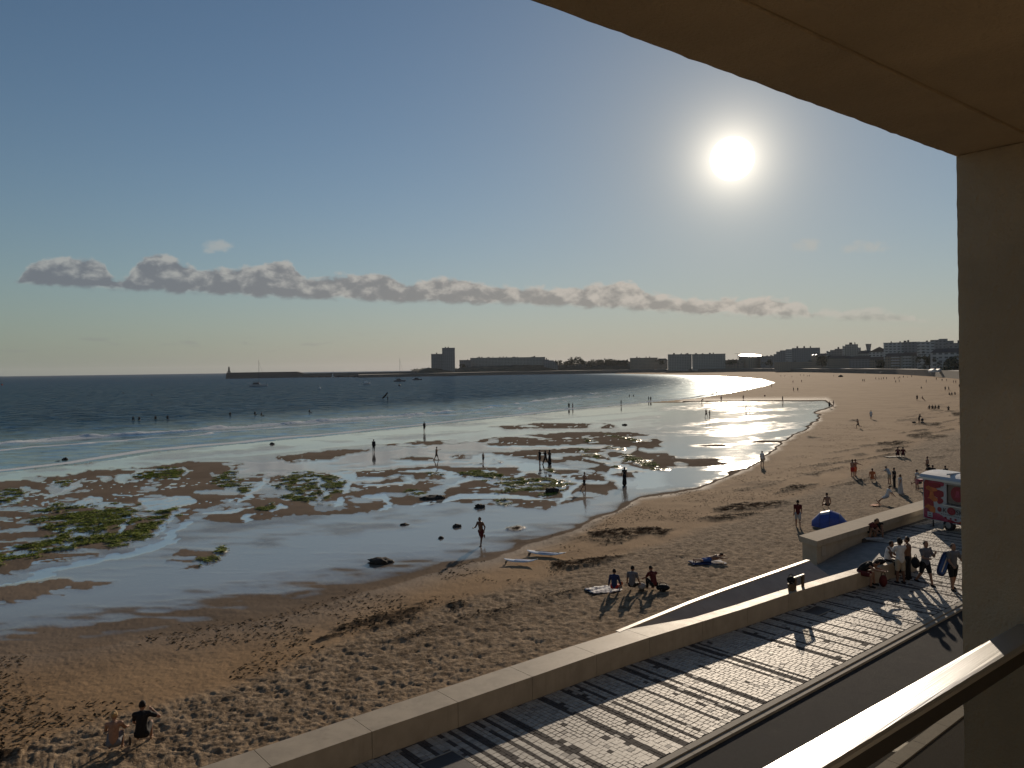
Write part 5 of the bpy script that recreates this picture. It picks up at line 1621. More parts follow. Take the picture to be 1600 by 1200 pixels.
# things they carry or left beside them
def bag(name, p, r, col, label, cat='bag', rz=0.0):
    e = empty(name, p, rz, label, cat)
    mb = MB(); vs = mb.ball((0, 0, r[2]), r, 3)
    for v in vs:
        v.co += Vector((mnoise.noise(v.co * 7) * 0.02, mnoise.noise(v.co * 7 + Vector((3, 0, 0))) * 0.02, 0))
        if v.co.z < 0.02: v.co.z = 0.0
    mb.build('body', cloth(col), e, smooth=True)
    mb = MB(); n = 14
    pts = [Vector((r[0] * 0.55 * math.cos(a), 0, r[2] * 1.75 + r[2] * 0.75 * math.sin(a))) for a in np.linspace(0, math.pi, n)]
    for a, b in zip(pts[:-1], pts[1:]): mb.cone(a, b, 0.014, 0.014, 6)
    mb.build('strap', cloth('black'), e)
    return e
b1 = tn(30.9, 14.0, 0)
bag('backpack', (b1[0], b1[1], 0.0), (0.15, 0.12, 0.24), 'darkred', 'dark red backpack standing at the feet of the hunched person')
b2 = tn(31.9, 14.58, WALL_H)
bag('shoulder_bag', (b2[0], b2[1], WALL_H + 0.003), (0.24, 0.13, 0.11), 'black', 'flat black bag lying on the wall between the hunched person and the trio')
bag('duffel_bag', (p7[0] - 0.36, p7[1] + 0.05, 0.66), (0.13, 0.18, 0.22), 'black', 'bulging black bag on the left shoulder of the loaded walker', rz=0.4)
bag('rolled_towel', (p7[0] + 0.20, p7[1] - 0.02, 1.12), (0.09, 0.09, 0.16), 'lightgrey', 'pale rolled towel held up in front of the loaded walker')
def bodyboard():
    e = empty('bodyboard', (p8[0] - 0.36, p8[1] - 0.03, 1.02), math.radians(12), 'blue and white bodyboard held sideways by the walker near the pillar', 'bodyboard')
    out = []
    for k in range(20):
        a = 2 * math.pi * k / 20
        x = 0.24 * math.copysign(abs(math.cos(a)) ** 0.7, math.cos(a)); z = 0.50 * math.copysign(abs(math.sin(a)) ** 0.6, math.sin(a))
        out.append((x, z))
    for nm, s, y0, y1, m in (('deck', 1.0, -0.03, 0.03, 'navy'), ('slick', 0.80, -0.036, -0.0305, 'blue')):
        mb = MB(); mb.loft([[(x * s, y0, z * s) for x, z in out], [(x * s, y1, z * s) for x, z in out]]); mb.build(nm, cloth(m), e)
    mb = MB(); mb.box(-0.03, 0.03, -0.0400, -0.0365, -0.34, 0.34); mb.build('stripe', cloth('white'), e)
    e.rotation_euler = (0, math.radians(28), math.radians(20))
bodyboard()
mb = MB(); 
vs = mb.box(-0.45, 0.45, -0.2, 0.2, 0.0, 0.05); mb.bevel(0.02, 2)
o = mb.build('folded_cloth', cloth('white')); o.location = (p9[0] + 0.1, p9[1] - 0.45, -0.04); tag(o, 'pale cloth spread on the ramp in front of the crouching pair', 'towel')
# two-legged stand on the wall above the ramp
q = tn(26.35, 15.04, WALL_H)
e = empty('folding_stand', (q[0], q[1], WALL_H), math.atan2(DY, DX), 'small brown two-legged stand with a pale crossbar on the parapet wall', 'stand')
M_WOOD = material('brown_wood', (0.12, 0.075, 0.035), 0.7)
for x in (-0.28, 0.28):
    mb = MB(); mb.hexa([(x - .04, -.04, 0), (x + .04, -.04, 0), (x + .04, .04, 0), (x - .04, .04, 0), (x - .055, -.05, .42), (x + .055, -.05, .42), (x + .055, .05, .42), (x - .055, .05, .42)]); mb.build('leg', M_WOOD, e)
mb = MB(); mb.box(-0.36, 0.36, -0.03, 0.03, 0.423, 0.46); mb.build('crossbar', M_CAPST, e)
mb = MB(); mb.box(-0.22, 0.22, -0.008, 0.008, 0.10, 0.40); mb.build('panel', M_GLASS, e)
q2 = tn(25.85, 15.06, WALL_H)
bag('round_bag', (q2[0], q2[1], WALL_H + 0.25), (0.14, 0.14, 0.14), 'black', 'round dark bag beside the little brown stand on the wall')
mb = MB(); mb.cone((0, 0, 0), (0, 0, 0.25), 0.11, 0.13, 12); o = mb.build('wall_post', M_WOOD); o.location = (q2[0], q2[1], WALL_H + 0.001); tag(o, 'stubby brown post carrying the round dark bag on the wall', 'post')

# ---- on the near sand
c1 = on_beach(178, 1178); c2 = on_beach(222, 1164)
person(0, 0, 'blond person with bare shoulders sitting on the sand at the lower left', dict(SIT, lean=2, bend=14), face=-18, h=1.66, wear=(('shorts', 'grey'), ('swimsuit', 'grey')), hair='blond', style='bun', near=True, loc=c1)
person(0, 0, 'person in a black t-shirt sitting on the sand with one hand raised to the face', dict(SIT, lean=0, bend=12, arm=(30, 22), abd=(12, 62), elb=(30, 138), elbin=(0.3, 0.78)), face=-14, h=1.76, wear=(('tee', 'black'), ('shorts', 'black')), hair='dark', near=True, loc=c2)
mb = MB(); mb.cone((0, 0, 0), (0, 0, 0.17), 0.035, 0.035, 12); mb.cone((0, 0, 0.17), (0, 0, 0.25), 0.035, 0.014, 12); o = mb.build('bottle', M_DARK); o.location = on_beach(203, 1164); tag(o, 'dark bottle standing in the sand between the seated couple', 'bottle')
person(960, 927, 'seated person in a dark blue jacket and red shorts, left of the picnic trio', dict(SITX, lean=-4), face=14, h=1.60, wear=(('long_top', 'navy'), ('shorts', 'red')), hair='dark', near=True)
person(988, 925, 'seated person in a grey t-shirt in the middle of the picnic trio', dict(SITX, lean=0), face=22, h=1.72, wear=(('tee', 'grey'), ('shorts', 'black')), hair='dark', near=True)
person(1022, 923, 'seated person in dark clothes at the right of the picnic trio', dict(SIT, lean=10), face=-20, h=1.70, wear=(('tee', 'darkred'), ('trousers', 'black')), hair='dark', near=True)
bk = on_beach(975, 920)
def blanket(name, px, py, w_, d_, col, label, cat='blanket', rz=0.5, col2=None):
    p = on_beach(px, py)
    n = 14; V = []; F = []
    for i in range(n):
        for j in range(n):
            x = (i / (n - 1) - .5) * w_; y = (j / (n - 1) - .5) * d_
            V.append((x + mnoise.noise(Vector((x * 2, y * 2, px))) * .1, y, 0.05 + mnoise.noise(Vector((x * 3, y * 3, px + 5))) * .05))
    for i in range(n - 1):
        for j in range(n - 1):
            F.append((i * n + j, (i + 1) * n + j, (i + 1) * n + j + 1, i * n + j + 1))
    me = mesh_np(name, np.array(V), np.array(F))
    o = link(name, me, [cloth(col), cloth(col2 or col)])
    if col2:
        for pl in me.polygons: pl.material_index = (pl.index // 3 + pl.index // 26) % 2
    sol = o.modifiers.new('thick', 'SOLIDIFY'); sol.thickness = 0.02
    o.location = p; o.rotation_euler = (0, 0, rz)
    tag(o, label, cat)
    return o
blanket('picnic_blanket', 944, 922, 1.7, 1.1, 'navy', 'patterned blue and white blanket on the sand left of the picnic trio', col2='white', rz=0.3)
o1 = on_beach(1003, 921); bag('beach_bag', (o1[0], o1[1], o1[2]), (0.22, 0.16, 0.16), 'lightgrey', 'pale bag between the middle and right person of the picnic trio')
o1 = on_beach(1036, 923); bag('beach_bag', (o1[0], o1[1], o1[2]), (0.34, 0.26, 0.16), 'black', 'heap of black bags right of the picnic trio')
o1 = on_beach(970, 915); bag('beach_bag', (o1[0], o1[1], o1[2] + 0.02), (0.12, 0.10, 0.10), 'orange', 'small orange bag behind the blue-jacketed picnicker')
blanket('beach_towel', 1105, 880, 1.9, 0.9, 'navy', 'dark blue towel under the lying sunbather', 'towel', rz=0.1)
person(1108, 879, 'sunbather lying face down on a dark blue towel', LIEP, face=86, h=1.70, wear=(('shorts', 'blue'),), hair='dark', near=False)
person(1247, 823, 'walker in a dark red t-shirt and pale shorts beside the blue tent', dict(WALK, hip=(10, -10), knee=(3, 12), arm=(-8, 8)), face=20, h=1.74, wear=(('tee', 'darkred'), ('shorts', 'lightgrey')), hair='dark', near=True)
person(1293, 795, 'bare-backed person sitting on the sand behind the blue tent', SITX, face=10, wear=(('briefs', 'black'),), hair='dark')
person(752, 852, 'bare-chested jogger in dark shorts throwing a long shadow on the sand', dict(RUN, hip=(20, -22), knee=(6, 72), arm=(-30, 30), elb=(50, 60)), face=-150, h=1.80, wear=(('shorts', 'darkred'),), hair='dark', near=True, skin=SKIN_D)
person(976, 758, 'person in a dark dress standing at the edge of the wet sand', dict(STAND, abd=(22, 12), hip=(4, -6)), face=30, h=1.70, wear=(('dress', 'black'),), hair='dark', style='long')
person(913, 766, 'person walking on the sand with a small bundle in front', dict(WALK2, arm=(30, 34), elb=(60, 60), hip=(-12, 14)), face=110, h=1.66, wear=(('shorts', 'black'),), hair='dark')
for px, lab, ps, wr, fc, st in ((843.5, 'left one of the three walkers standing close together by the weed', STAND, (('tee', 'black'), ('shorts', 'black')), 60, 'short'), (852.5, 'middle one of the three walkers standing close together by the weed', WALK, (('tee', 'black'), ('trousers', 'black')), -50, 'long'), (859, 'right one of the three walkers standing close together by the weed', STAND2, (('dress', 'black'),), -60, 'long')):
    person(px, 726, lab, ps, face=fc, h=1.72, wear=wr, hair='dark', style=st)
person(755, 723, 'child standing alone left of the three walkers', STAND, face=40, h=1.2, wear=(('shorts', 'black'),), hair='dark')
person(682, 719, 'person stepping through the shallow pools with one arm held out', dict(WALK, hip=(22, -18), arm=(70, -10), abd=(10, 10), elb=(30, 10)), face=80, h=1.68, wear=(('shorts', 'black'),), hair='dark')
person(584, 706, 'person standing mirrored in the wet sand left of the stepping one', STAND, face=10, h=1.72, wear=(('wetsuit', 'wetsuit'),), hair='dark')
person(663, 674, 'person standing mirrored in the wet sand nearer the swash', STAND, face=20, h=1.74, wear=(('tee', 'black'), ('shorts', 'black')), hair='dark')
person(1191, 729, 'pale-shirted figure walking alone below the sun glitter', STAND, face=170, h=1.70, wear=(('tee', 'white'), ('shorts', 'beige')), hair='brown', style='long')
person(1332, 745, 'person in a red swimsuit standing with an arm round a neighbour', dict(STAND, arm=(10, 30)), face=60, h=1.68, wear=(('swimsuit', 'red'), ('shorts', 'red')), hair='brown', style='long')
person(1336.5, 744, 'person in orange swimwear pointing to the right beside the red swimsuit', dict(STAND, arm=(0, 55), abd=(8, 40)), face=70, h=1.64, wear=(('shorts', 'orange'),), hair='dark')
person(1363, 752, 'person in an orange top sitting on the churned sand', SITX, face=30, wear=(('tee', 'orange'),), hair='dark')
person(1390, 756, 'pale-topped person stooping left of the dark standing figure behind the far wall', dict(BEND, lean=24), face=-30, h=1.66, wear=(('tee', 'lightgrey'), ('shorts', 'beige')), hair='dark')
person(1397.5, 762, 'dark-clothed person standing in the group behind the far wall', STAND, face=-60, h=1.74, wear=(('tee', 'black'), ('trousers', 'black')), hair='dark', near=False)
person(1407, 773, 'person in a long pale dress standing behind the far wall', STAND, face=-70, h=1.66, wear=(('dress', 'pale'),), hair='dark', style='long')
person(1386, 787, 'person in white reclining on the sand just behind the far wall', SITBACK, face=-80, wear=(('tee', 'white'), ('shorts', 'lightgrey')), hair='dark')
person(1433, 765, 'person standing half hidden by the left edge of the drinks trailer', STAND, face=-40, wear=(('tee', 'pale'), ('shorts', 'pink')), hair='dark')
person(1437, 760, 'dark-haired person behind the left roof corner of the drinks trailer', SITX, face=-10, wear=(('tee', 'black'),), hair='dark')
person(1449.5, 741, 'slim person standing on the sand above the drinks trailer roof', dict(STAND, arm=(20, 10), elb=(70, 10)), face=-70, h=1.72, wear=(('shorts', 'black'),), hair='dark')
person(1452, 745, 'dark seated figure left of two behind the drinks trailer', SIT, face=0, wear=(('tee', 'black'), ('shorts', 'black')), hair='dark', key='sitdark')
person(1458, 746, 'dark seated figure right of two behind the drinks trailer', SIT, face=10, wear=(('tee', 'black'), ('shorts', 'black')), hair='dark', key='sitdark')
person(1478, 747, 'dark seated figure just above the middle of the drinks trailer roof', SIT, face=-10, wear=(('tee', 'black'), ('shorts', 'black')), hair='dark', key='sitdark')
person(1403, 714, 'left one of a seated pair on the churned sand above the dress wearer', SIT, face=20, wear=(('tee', 'darkred'), ('shorts', 'black')), hair='dark', key='sitred')
person(1411, 714, 'right one of a seated pair on the churned sand above the dress wearer', SIT, face=30, wear=(('tee', 'darkred'), ('shorts', 'black')), hair='dark', key='sitred')
blanket('beach_towel', 1368, 790, 0.8, 0.5, 'orange', 'small yellow-orange towel on the sand behind the far wall', 'towel')
blanket('beach_towel', 1398, 714, 2.4, 1.2, 'black', 'dark blanket spread by the seated pair', 'towel', rz=0.2)
# runners and walkers farther along
person(1341, 669, 'person sprinting to the left across the middle beach', RUN, face=-60, h=1.74, wear=(('shorts', 'black'),), hair='dark')
person(1361, 655, 'person in a white shirt standing behind the sprinter', STAND, face=20, h=1.76, wear=(('tee', 'white'), ('shorts', 'lightgrey')), hair='dark')
person(1436, 661, 'person bending over a dark pushchair near the pillar', dict(BEND, lean=16, bend=8), face=80, h=1.72, wear=(('tee', 'black'), ('shorts', 'black')), hair='dark')
person(1433, 626, 'person standing left of the one lying down, far right beach', STAND, face=10, h=1.74, wear=(('tee', 'black'), ('shorts', 'black')), hair='dark', key='standdark')
person(1442, 626, 'person lying propped up right of the lone standing figure', SITBACK, face=70, wear=(('shorts', 'black'),), hair='dark')
for i, px in enumerate((1452.5, 1457, 1462, 1467)):
    person(px, 640, '%s of the four dark figures sitting in a row near the pillar' % ['first from the left', 'second from the left', 'third from the left', 'rightmost'][i], SIT, face=random.uniform(-40, 40), wear=(('tee', 'black'), ('shorts', 'black')), hair='dark', key='sitdark', group='row of four sitters')
person(1482, 642, 'hunched dark figure sitting right of the row of four', SIT, face=30, wear=(('tee', 'black'), ('shorts', 'black')), hair='dark', key='sitdark')
# small figures far along the beach: position, size factor, pose key, words
FAR = [
    (1296, 638, 'standdark', 'dark figure standing right of the mirror-bright sand'), (1302.5, 635.5, 'standpale', 'shorter pale figure beside the dark one right of the bright sand'),
    (1223, 627.5, 'standdark', 'lone dark figure on the upper edge of the bright wet sand'), (1240, 611.5, 'standdark', 'left one of two figures strolling on the dry bar'), (1246.5, 611.5, 'walkdark', 'right one of two figures strolling on the dry bar'),
    (1205.5, 605, 'standdark', 'figure standing at the curved end of the swash'), (1239, 598.5, 'standpale', 'small figure above the two strolling ones'), (1252.5, 597.5, 'standpale', 'small pale figure right of the curved swash'),
    (1103.5, 652, 'walkpale', 'left one of two walkers crossing the glitter'), (1109, 652.5, 'standpale', 'right one of two walkers crossing the glitter'), (1165.5, 645.5, 'walkpale', 'tall figure in the brightest glitter'), (1171.5, 645.5, 'child', 'tiny child in the brightest glitter'),
    (1096.5, 630, 'benddark', 'figure stooping at the edge of the bright sheet'), (1127, 627, 'standpale', 'small figure on the rim of the bright sheet'), (1161.5, 625, 'standpale', 'faint small figure on the rim of the bright sheet, left of the lone dark one'),
    (1114, 618.5, 'standdark', 'left one of two figures on the narrow spit'), (1119.5, 617, 'standdark', 'right one of two figures on the narrow spit'),
    (889, 639, 'standdark', 'left one of two waders mirrored at the swash'), (895, 639, 'standpale', 'right one of two waders mirrored at the swash'), (970.5, 634, 'standdark', 'lone wader with a clear reflection'),
    (983.5, 623.5, 'standdark', 'first of three waders close together'), (987, 624, 'child', 'smaller middle wader of three close together'), (989.8, 623, 'standdark', 'last of three waders close together'),
    (1013.5, 627.5, 'standdark', 'left one of the paired waders right of the three'), (1016.8, 627.5, 'standdark', 'right one of the paired waders right of the three'), (767, 630, 'standdark', 'lone wader far out in the thin surf'), (569, 644, 'wade', 'person standing waist-deep by the breaking wave'),
    (1092, 599.5, 'standpale', 'tiny figure on the sun-bright swash bend'),
    (1348, 596.5, 'standdark', 'pair of tiny figures on the open beach, left one'), (1350.5, 596.5, 'standdark', 'pair of tiny figures on the open beach, right one'),
    (1368.5, 593.5, 'standdark', 'first from the left in the far line of beach players'), (1373.5, 593.5, 'walkdark', 'second from the left in the far line of beach players'), (1377, 593.5, 'standdark', 'third from the left in the far line of beach players'), (1380.5, 593, 'standdark', 'fourth from the left in the far line of beach players'), (1385.2, 593, 'standdark', 'fifth from the left in the far line of beach players'),
    (1397.5, 593, 'standdark', 'sixth from the left in the far line of beach players'), (1403.5, 592.8, 'standdark', 'seventh from the left in the far line of beach players'), (1406, 591.5, 'walkdark', 'eighth from the left in the far line of beach players'), (1411.5, 590.5, 'standdark', 'ninth from the left in the far line of beach players'), (1418, 590.5, 'child', 'tenth from the left in the far line of beach players'), (1424.5, 589.5, 'standdark', 'rightmost of the far line of beach players'),
    (1399.5, 598.5, 'walkdark', 'left one of two players in front of the far line'), (1405, 597.5, 'standdark', 'right one of two players in front of the far line'), (1447.3, 598, 'standdark', 'thin figure alone right of the far players'), (1463, 594, 'standdark', 'first figure near the marquee end of the beach'), (1472, 596, 'standdark', 'second figure near the marquee end of the beach'), (1479, 596, 'standdark', 'third figure near the marquee end of the beach'),
    (1490, 599, 'standdark', 'left one of the pair by the pillar edge far off'), (1493.5, 599, 'standpale', 'right one of the pair by the pillar edge far off'), (1499, 606, 'standdark', 'figure half hidden by the pillar edge'),
    (1439.5, 607.5, 'sitdark', 'small figure sitting on the sand above the lone stander'), (1477, 610.5, 'standdark', 'left one of two people standing over a sitting group far right'), (1482.5, 610.5, 'walkdark', 'right one of two people standing over a sitting group far right'),
    (1483, 618, 'sitdark', 'first of the sitting group near the pillar'), (1487, 618, 'sitdark', 'second of the sitting group near the pillar'), (1492, 617.5, 'sitdark', 'third of the sitting group near the pillar'),
    (1220, 588.5, 'standdark', 'tiny figure left of those under the far quay'), (1226.5, 589, 'standdark', 'second tiny figure under the far quay'), (1237.5, 590, 'standpale', 'third tiny figure under the far quay'), (1250.5, 587.5, 'standdark', 'fourth tiny figure under the far quay'), (1256, 587.5, 'walkdark', 'fifth tiny figure under the far quay'), (1261.5, 588.5, 'standdark', 'sixth tiny figure under the far quay'), (1264.5, 588.5, 'standdark', 'seventh tiny figure under the far quay'), (1302.5, 588.5, 'standpale', 'lone tiny figure left of the dark sunshade'),
]
SPEC = {'standdark': (STAND, (('tee', 'black'), ('shorts', 'black')), 1.72), 'standpale': (STAND2, (('shorts', 'darkred'),), 1.66), 'walkdark': (WALK, (('tee', 'black'), ('shorts', 'black')), 1.72), 'walkpale': (WALK2, (('shorts', 'darkred'),), 1.74),
        'child': (WALK, (('shorts', 'darkred'),), 1.15), 'benddark': (BEND, (('tee', 'black'), ('shorts', 'black')), 1.7), 'wade': (STAND, (('wetsuit', 'wetsuit'),), 1.75), 'sitdark': (SIT, (('tee', 'black'), ('shorts', 'black')), 1.7)}
for px, py, kd, lab in FAR:
    ps, wr, h = SPEC[kd]
    person(px, py, lab, ps, face=random.uniform(0, 360), h=h * random.uniform(0.96, 1.05), wear=wr, hair='dark', key=kd, dip=0.55 if kd == 'wade' else 0.0, group='people scattered along the far beach')
# surfers and swimmers sitting in the water
BOARD = None
def surfer(px, py, label, board=True):
    p = at_z(px, py, SEA_Z)
    person(0, 0, label, SITX, face=random.uniform(0, 360), wear=(('wetsuit', 'wetsuit'),), hair='dark', key='surfer', loc=(p[0], p[1], SEA_Z - 0.15), group='surfers waiting in the water')
for px, py, lab in ((208, 657, 'leftmost surfer sitting in the water on the left'), (217.5, 657, 'second surfer from the left sitting in the water'), (243, 655.5, 'third surfer from the left sitting in the water'), (261.5, 655, 'fourth surfer from the left sitting in the water'),
                    (359.5, 649.5, 'lone surfer between the left four and the right pair'), (398, 648.5, 'left one of the right-hand pair of surfers'), (408, 650, 'right one of the right-hand pair of surfers'), (483, 645, 'rightmost surfer near the breaking wave'), (192, 615, 'swimmer far out on the left, beyond the surfers'), (236.5, 618, 'second swimmer far out, right of the first')):
    surfer(px, py, lab)

# ------------------------------------------------------------------ beach things
M_BOARD = material('board_white', (0.66, 0.68, 0.72), 0.35, var=0.05, coat=0.3)
M_BOARD2 = material('board_blue', (0.20, 0.26, 0.42), 0.4, var=0.1)
def surfboard(px, py, L, W, rz, label, paddle):
    p = on_beach(px, py)
    e = empty('surfboard', (p[0], p[1], p[2] + 0.16), rz, label, 'surfboard')
    ns = 22; rings = []
    for k in range(ns):
        u = k / (ns - 1)
        x = (u - 0.5) * L
        w = W / 2 * max(0.03, (1 - abs(2 * u - 0.96) ** 2.6)) ** 0.75
        z = 0.14 * abs(2 * u - 0.9) ** 3
        t = 0.055 * max(0.15, (1 - abs(2 * u - 1) ** 3))
        rings.append([(x, math.cos(a) * w, z + math.sin(a) * t) for a in np.linspace(0, 2 * math.pi, 14, endpoint=False)])
    mb = MB(); mb.loft(rings); mb.build('hull', M_BOARD, e, smooth=True)
    mb = MB(); mb.box(-L * 0.18, L * 0.26, -W * 0.30, W * 0.30, 0.050, 0.066); mb.bevel(0.006); mb.build('deck_pad', M_BOARD2, e)
    for s in (-1, 0, 1):
        mb = MB(); mb.prism([(-L * 0.46, s * 0.12, -0.02), (-L * 0.40, s * 0.12, -0.04), (-L * 0.45, s * 0.14, -0.20)], (0, 0.012, 0)); mb.build('fin', M_DARK, e)
    if paddle:
        pd = empty('paddle', (p[0] + 0.05, p[1] - 0.02, p[2] + 0.262), rz + 0.10, paddle, 'paddle')
        mb = MB(); mb.cone((-0.75, 0, 0), (0.7, 0, 0), 0.016, 0.016, 8); mb.build('shaft', M_DARK, pd)
        mb = MB(); mb.box(0.7, 1.08, -0.10, 0.10, -0.012, 0.012); mb.bevel(0.01); mb.build('blade', M_DARK, pd)
surfboard(854, 869, 2.5, 0.72, -0.42, 'wide white stand-up board with a dark deck lying on the sand', 'dark paddle lying along the wide white board')
surfboard(814, 881, 2.0, 0.56, -0.25, 'narrow white surfboard lying on the sand below the wide board', None)

M_TENT = material('tent_blue', (0.035, 0.07, 0.30), 0.55, var=0.15)
M_TENTG = material('tent_grey', (0.40, 0.42, 0.46), 0.5, var=0.05)
def tent():
    p = on_beach(1297, 822)
    e = empty('beach_tent', (p[0], p[1], p[2] - 0.02), -0.45, 'domed blue pop-up beach tent behind the end of the far wall', 'tent')
    rib = [-1.15, -0.6, 0.0, 0.6, 1.15]
    hgt = [0.35, 0.95, 1.12, 0.92, 0.30]; dep = [0.35, 0.75, 0.85, 0.75, 0.35]
    def arc(i):
        return [(rib[i], dep[i] * math.cos(a), hgt[i] * math.sin(a) ** 0.8) for a in np.linspace(0, math.pi, 11)]
    for i in range(4):
        A, B = arc(i), arc(i + 1)
        for half, mat in ((range(0, 10), M_TENT),):
            mb = MB()
            va = [mb.bm.verts.new(v) for v in A]; vb = [mb.bm.verts.new(v) for v in B]
            for k in half:
                f = mb.bm.faces.new((va[k], va[k + 1], vb[k + 1], vb[k]))
            o = mb.build('canopy_panel', [M_TENT, M_TENTG], e)
            if i == 1:
                for pl in o.data.polygons:
                    if 3 <= pl.index <= 6: pl.material_index = 1
            s = o.modifiers.new('cloth', 'SOLIDIFY'); s.thickness = 0.006
    for i in (1, 2, 3):
        mb = MB(); P = [Vector(v) * 1.006 for v in arc(i)]
        for a, b in zip(P[:-1], P[1:]): mb.cone(a, b, 0.010, 0.010, 6)
        mb.build('pole', M_DARK, e)
tent()
o1 = on_beach(1276, 822); bag('beach_bag', (o1[0], o1[1], o1[2]), (0.30, 0.22, 0.14), 'navy', 'dark bag lying at the left end of the blue tent')

# pushchair
p = on_beach(1441, 661)
e = empty('pushchair', (p[0], p[1], p[2]), 1.2, 'dark pushchair on the sand by the bending person', 'pushchair')
mb = MB(); mb.ball((0, 0, 0.62), (0.34, 0.27, 0.30), 2); mb.build('hood', cloth('black'), e, smooth=True)
for x in (-0.35, 0.35):
    mb = MB(); mb.cone((x, -0.27, 0.14), (x, 0.27, 0.14), 0.14, 0.14, 14); mb.build('wheel', M_DARK, e)
mb = MB(); mb.cone((-0.35, 0, 0.16), (0.5, 0, 1.02), 0.018, 0.018, 6); mb.cone((0.35, 0, 0.16), (-0.2, 0, 0.6), 0.018, 0.018, 6); mb.build('frame', M_DARK, e)
o1 = on_beach(1428, 661); bag('beach_bag', (o1[0], o1[1], o1[2]), (0.42, 0.25, 0.15), 'black', 'dark bundle on the sand left of the pushchair')
# sunshade far off
p = on_beach(1313.5, 589)
e = empty('sunshade', (p[0], p[1], p[2]), 0, 'dark domed sunshade alone on the far open beach', 'tent')
mb = MB(); mb.ball((0, 0, 0), (2.2, 1.5, 1.9), 2); mb.build('canopy', cloth('black'), e, smooth=True)
mb = MB(); mb.cone((0, 0, 0), (0, 0, 2.1), 0.04, 0.04, 6); mb.build('pole', M_DARK, e)
p = on_beach(1195, 619.5)
mb = MB(); mb.ball((0, 0, 0.30), 0.30, 2); o = mb.build('ball', cloth('darkred'), smooth=True); o.location = p; tag(o, 'small dark ball lying on the dry bar', 'ball')

# ------------------------------------------------------------------ boats
def hull(mb, L, W, H, y=0.0, mi=0):
    rings = []
    for u in np.linspace(0, 1, 12):
        x = (u - 0.5) * L
        w = W / 2 * (1 - u ** 3.2) * (0.86 + 0.14 * min(1, u * 4)) + 0.03
        z0 = -0.35 + 0.35 * u ** 4; z1 = H * (1 + 0.25 * u ** 2)
        rings.append([(x, y - w * 0.45, z0), (x, y - w, z1 * 0.55), (x, y - w * 0.95, z1), (x, y + w * 0.95, z1), (x, y + w, z1 * 0.55), (x, y + w * 0.45, z0)])
    mb.loft(rings, mi)
def boat(px, py, L, label, kind, rz=0.0, mast=0):
    p = at_z(px, py, SEA_Z)
    e = empty('boat', (p[0], p[1], SEA_Z), rz, label, 'boat')
    mh = material('hull_paint_%d' % int(px), (0.50, 0.50, 0.50) if kind != 'dark' else (0.09, 0.10, 0.12), 0.4)
    if kind == 'cat':
        for s in (-1, 1):
            mb = MB(); hull(mb, L, L * 0.12, 1.5, s * L * 0.2); mb.build('hull', mh, e)
        mb = MB(); mb.box(-L * 0.36, L * 0.15, -L * 0.17, L * 0.17, 1.1, 1.5); mb.build('deck', mh, e)
        mb = MB(); mb.loft([[(-L * .33, -L * .15, 1.502), (L * .12, -L * .15, 1.502), (L * .12, L * .15, 1.502), (-L * .33, L * .15, 1.502)], [(-L * .30, -L * .12, 2.9), (0, -L * .12, 2.9), (0, L * .12, 2.9), (-L * .30, L * .12, 2.9)]]); mb.build('cabin', M_DARK, e)
    else:
        mb = MB(); hull(mb, L, L * 0.32, 1.2); mb.build('hull', mh, e)
        mb = MB(); mb.loft([[(-L * .30, -L * .11, 1.1), (L * .18, -L * .11, 1.1), (L * .18, L * .11, 1.1), (-L * .30, L * .11, 1.1)], [(-L * .26, -L * .09, 2.7), (L * .05, -L * .09, 2.7), (L * .05, L * .09, 2.7), (-L * .26, L * .09, 2.7)]]); mb.build('cabin', M_WHITE if kind == 'motor' else M_DARK, e)
    if mast:
        mb = MB(); mb.cone((L * 0.03, 0, 1.2), (L * 0.03, 0, mast), 0.16, 0.10, 6); mb.build('mast', M_DARK, e)
        mb = MB(); mb.cone((L * 0.03, 0, 3.4), (-L * 0.34, 0, 3.6), 0.24, 0.16, 6); mb.build('boom', M_DARK, e)
        mb = MB(); mb.cone((L * 0.48, 0, 1.4), (L * 0.03, 0, mast * 0.92), 0.035, 0.035, 4); mb.build('forestay', M_DARK, e)
    return e
boat(404, 603.5, 14, 'sailing catamaran with a bare mast anchored right of the pier head', 'cat', 0.25, 22)
boat(573, 600.5, 8, 'small motor boat with a bright cabin, alone in the middle water', 'motor', 1.0)
boat(624.5, 596, 12, 'dark sailing boat with two thin masts near the headland', 'dark', 0.2, 24)
boat(652, 593.8, 11, 'dark low motor boat right of the two-masted one', 'dark', 0.15)
b = boat(520.5, 590.0, 7, 'little boat with a pale upright sail in front of the jetty', 'motor', 0.4, 12)
mb = MB(); mb.prism([(0.1, 0, 2.2), (-2.6, 0, 2.4), (0.1, 0, 9.0)], (0, 0.06, 0)); mb.build('sail', M_WHITE, b)
p = at_z(3, 602, SEA_Z)
e = empty('marker_buoy', (p[0], p[1], SEA_Z), 0, 'small pole buoy at the left edge of the sea', 'buoy')
mb = MB(); mb.cone((0, 0, -0.5), (0, 0, 1.4), 1.0, 0.9, 12); mb.build('float', cloth('red'), e)
mb = MB(); mb.cone((0, 0, 1.4), (0, 0, 6.0), 0.35, 0.15, 8); mb.build('pole', M_DARK, e)
for px, py, lab in ((499.5, 607.5, 'pale round buoy left of the motor boat'), (456.5, 593, 'thin dark marker pole below the jetty'), (624, 603, 'small dark float below the two-masted boat')):
    p = at_z(px, py, SEA_Z); mb = MB(); mb.ball((0, 0, 0.4), (0.8, 0.8, 0.8), 2); mb.cone((0, 0, 1.0), (0, 0, 2.2), 0.12, 0.1, 6)
    o = mb.build('buoy', M_WHITE if 'pale' in lab else M_DARK); o.location = p; tag(o, lab, 'buoy')
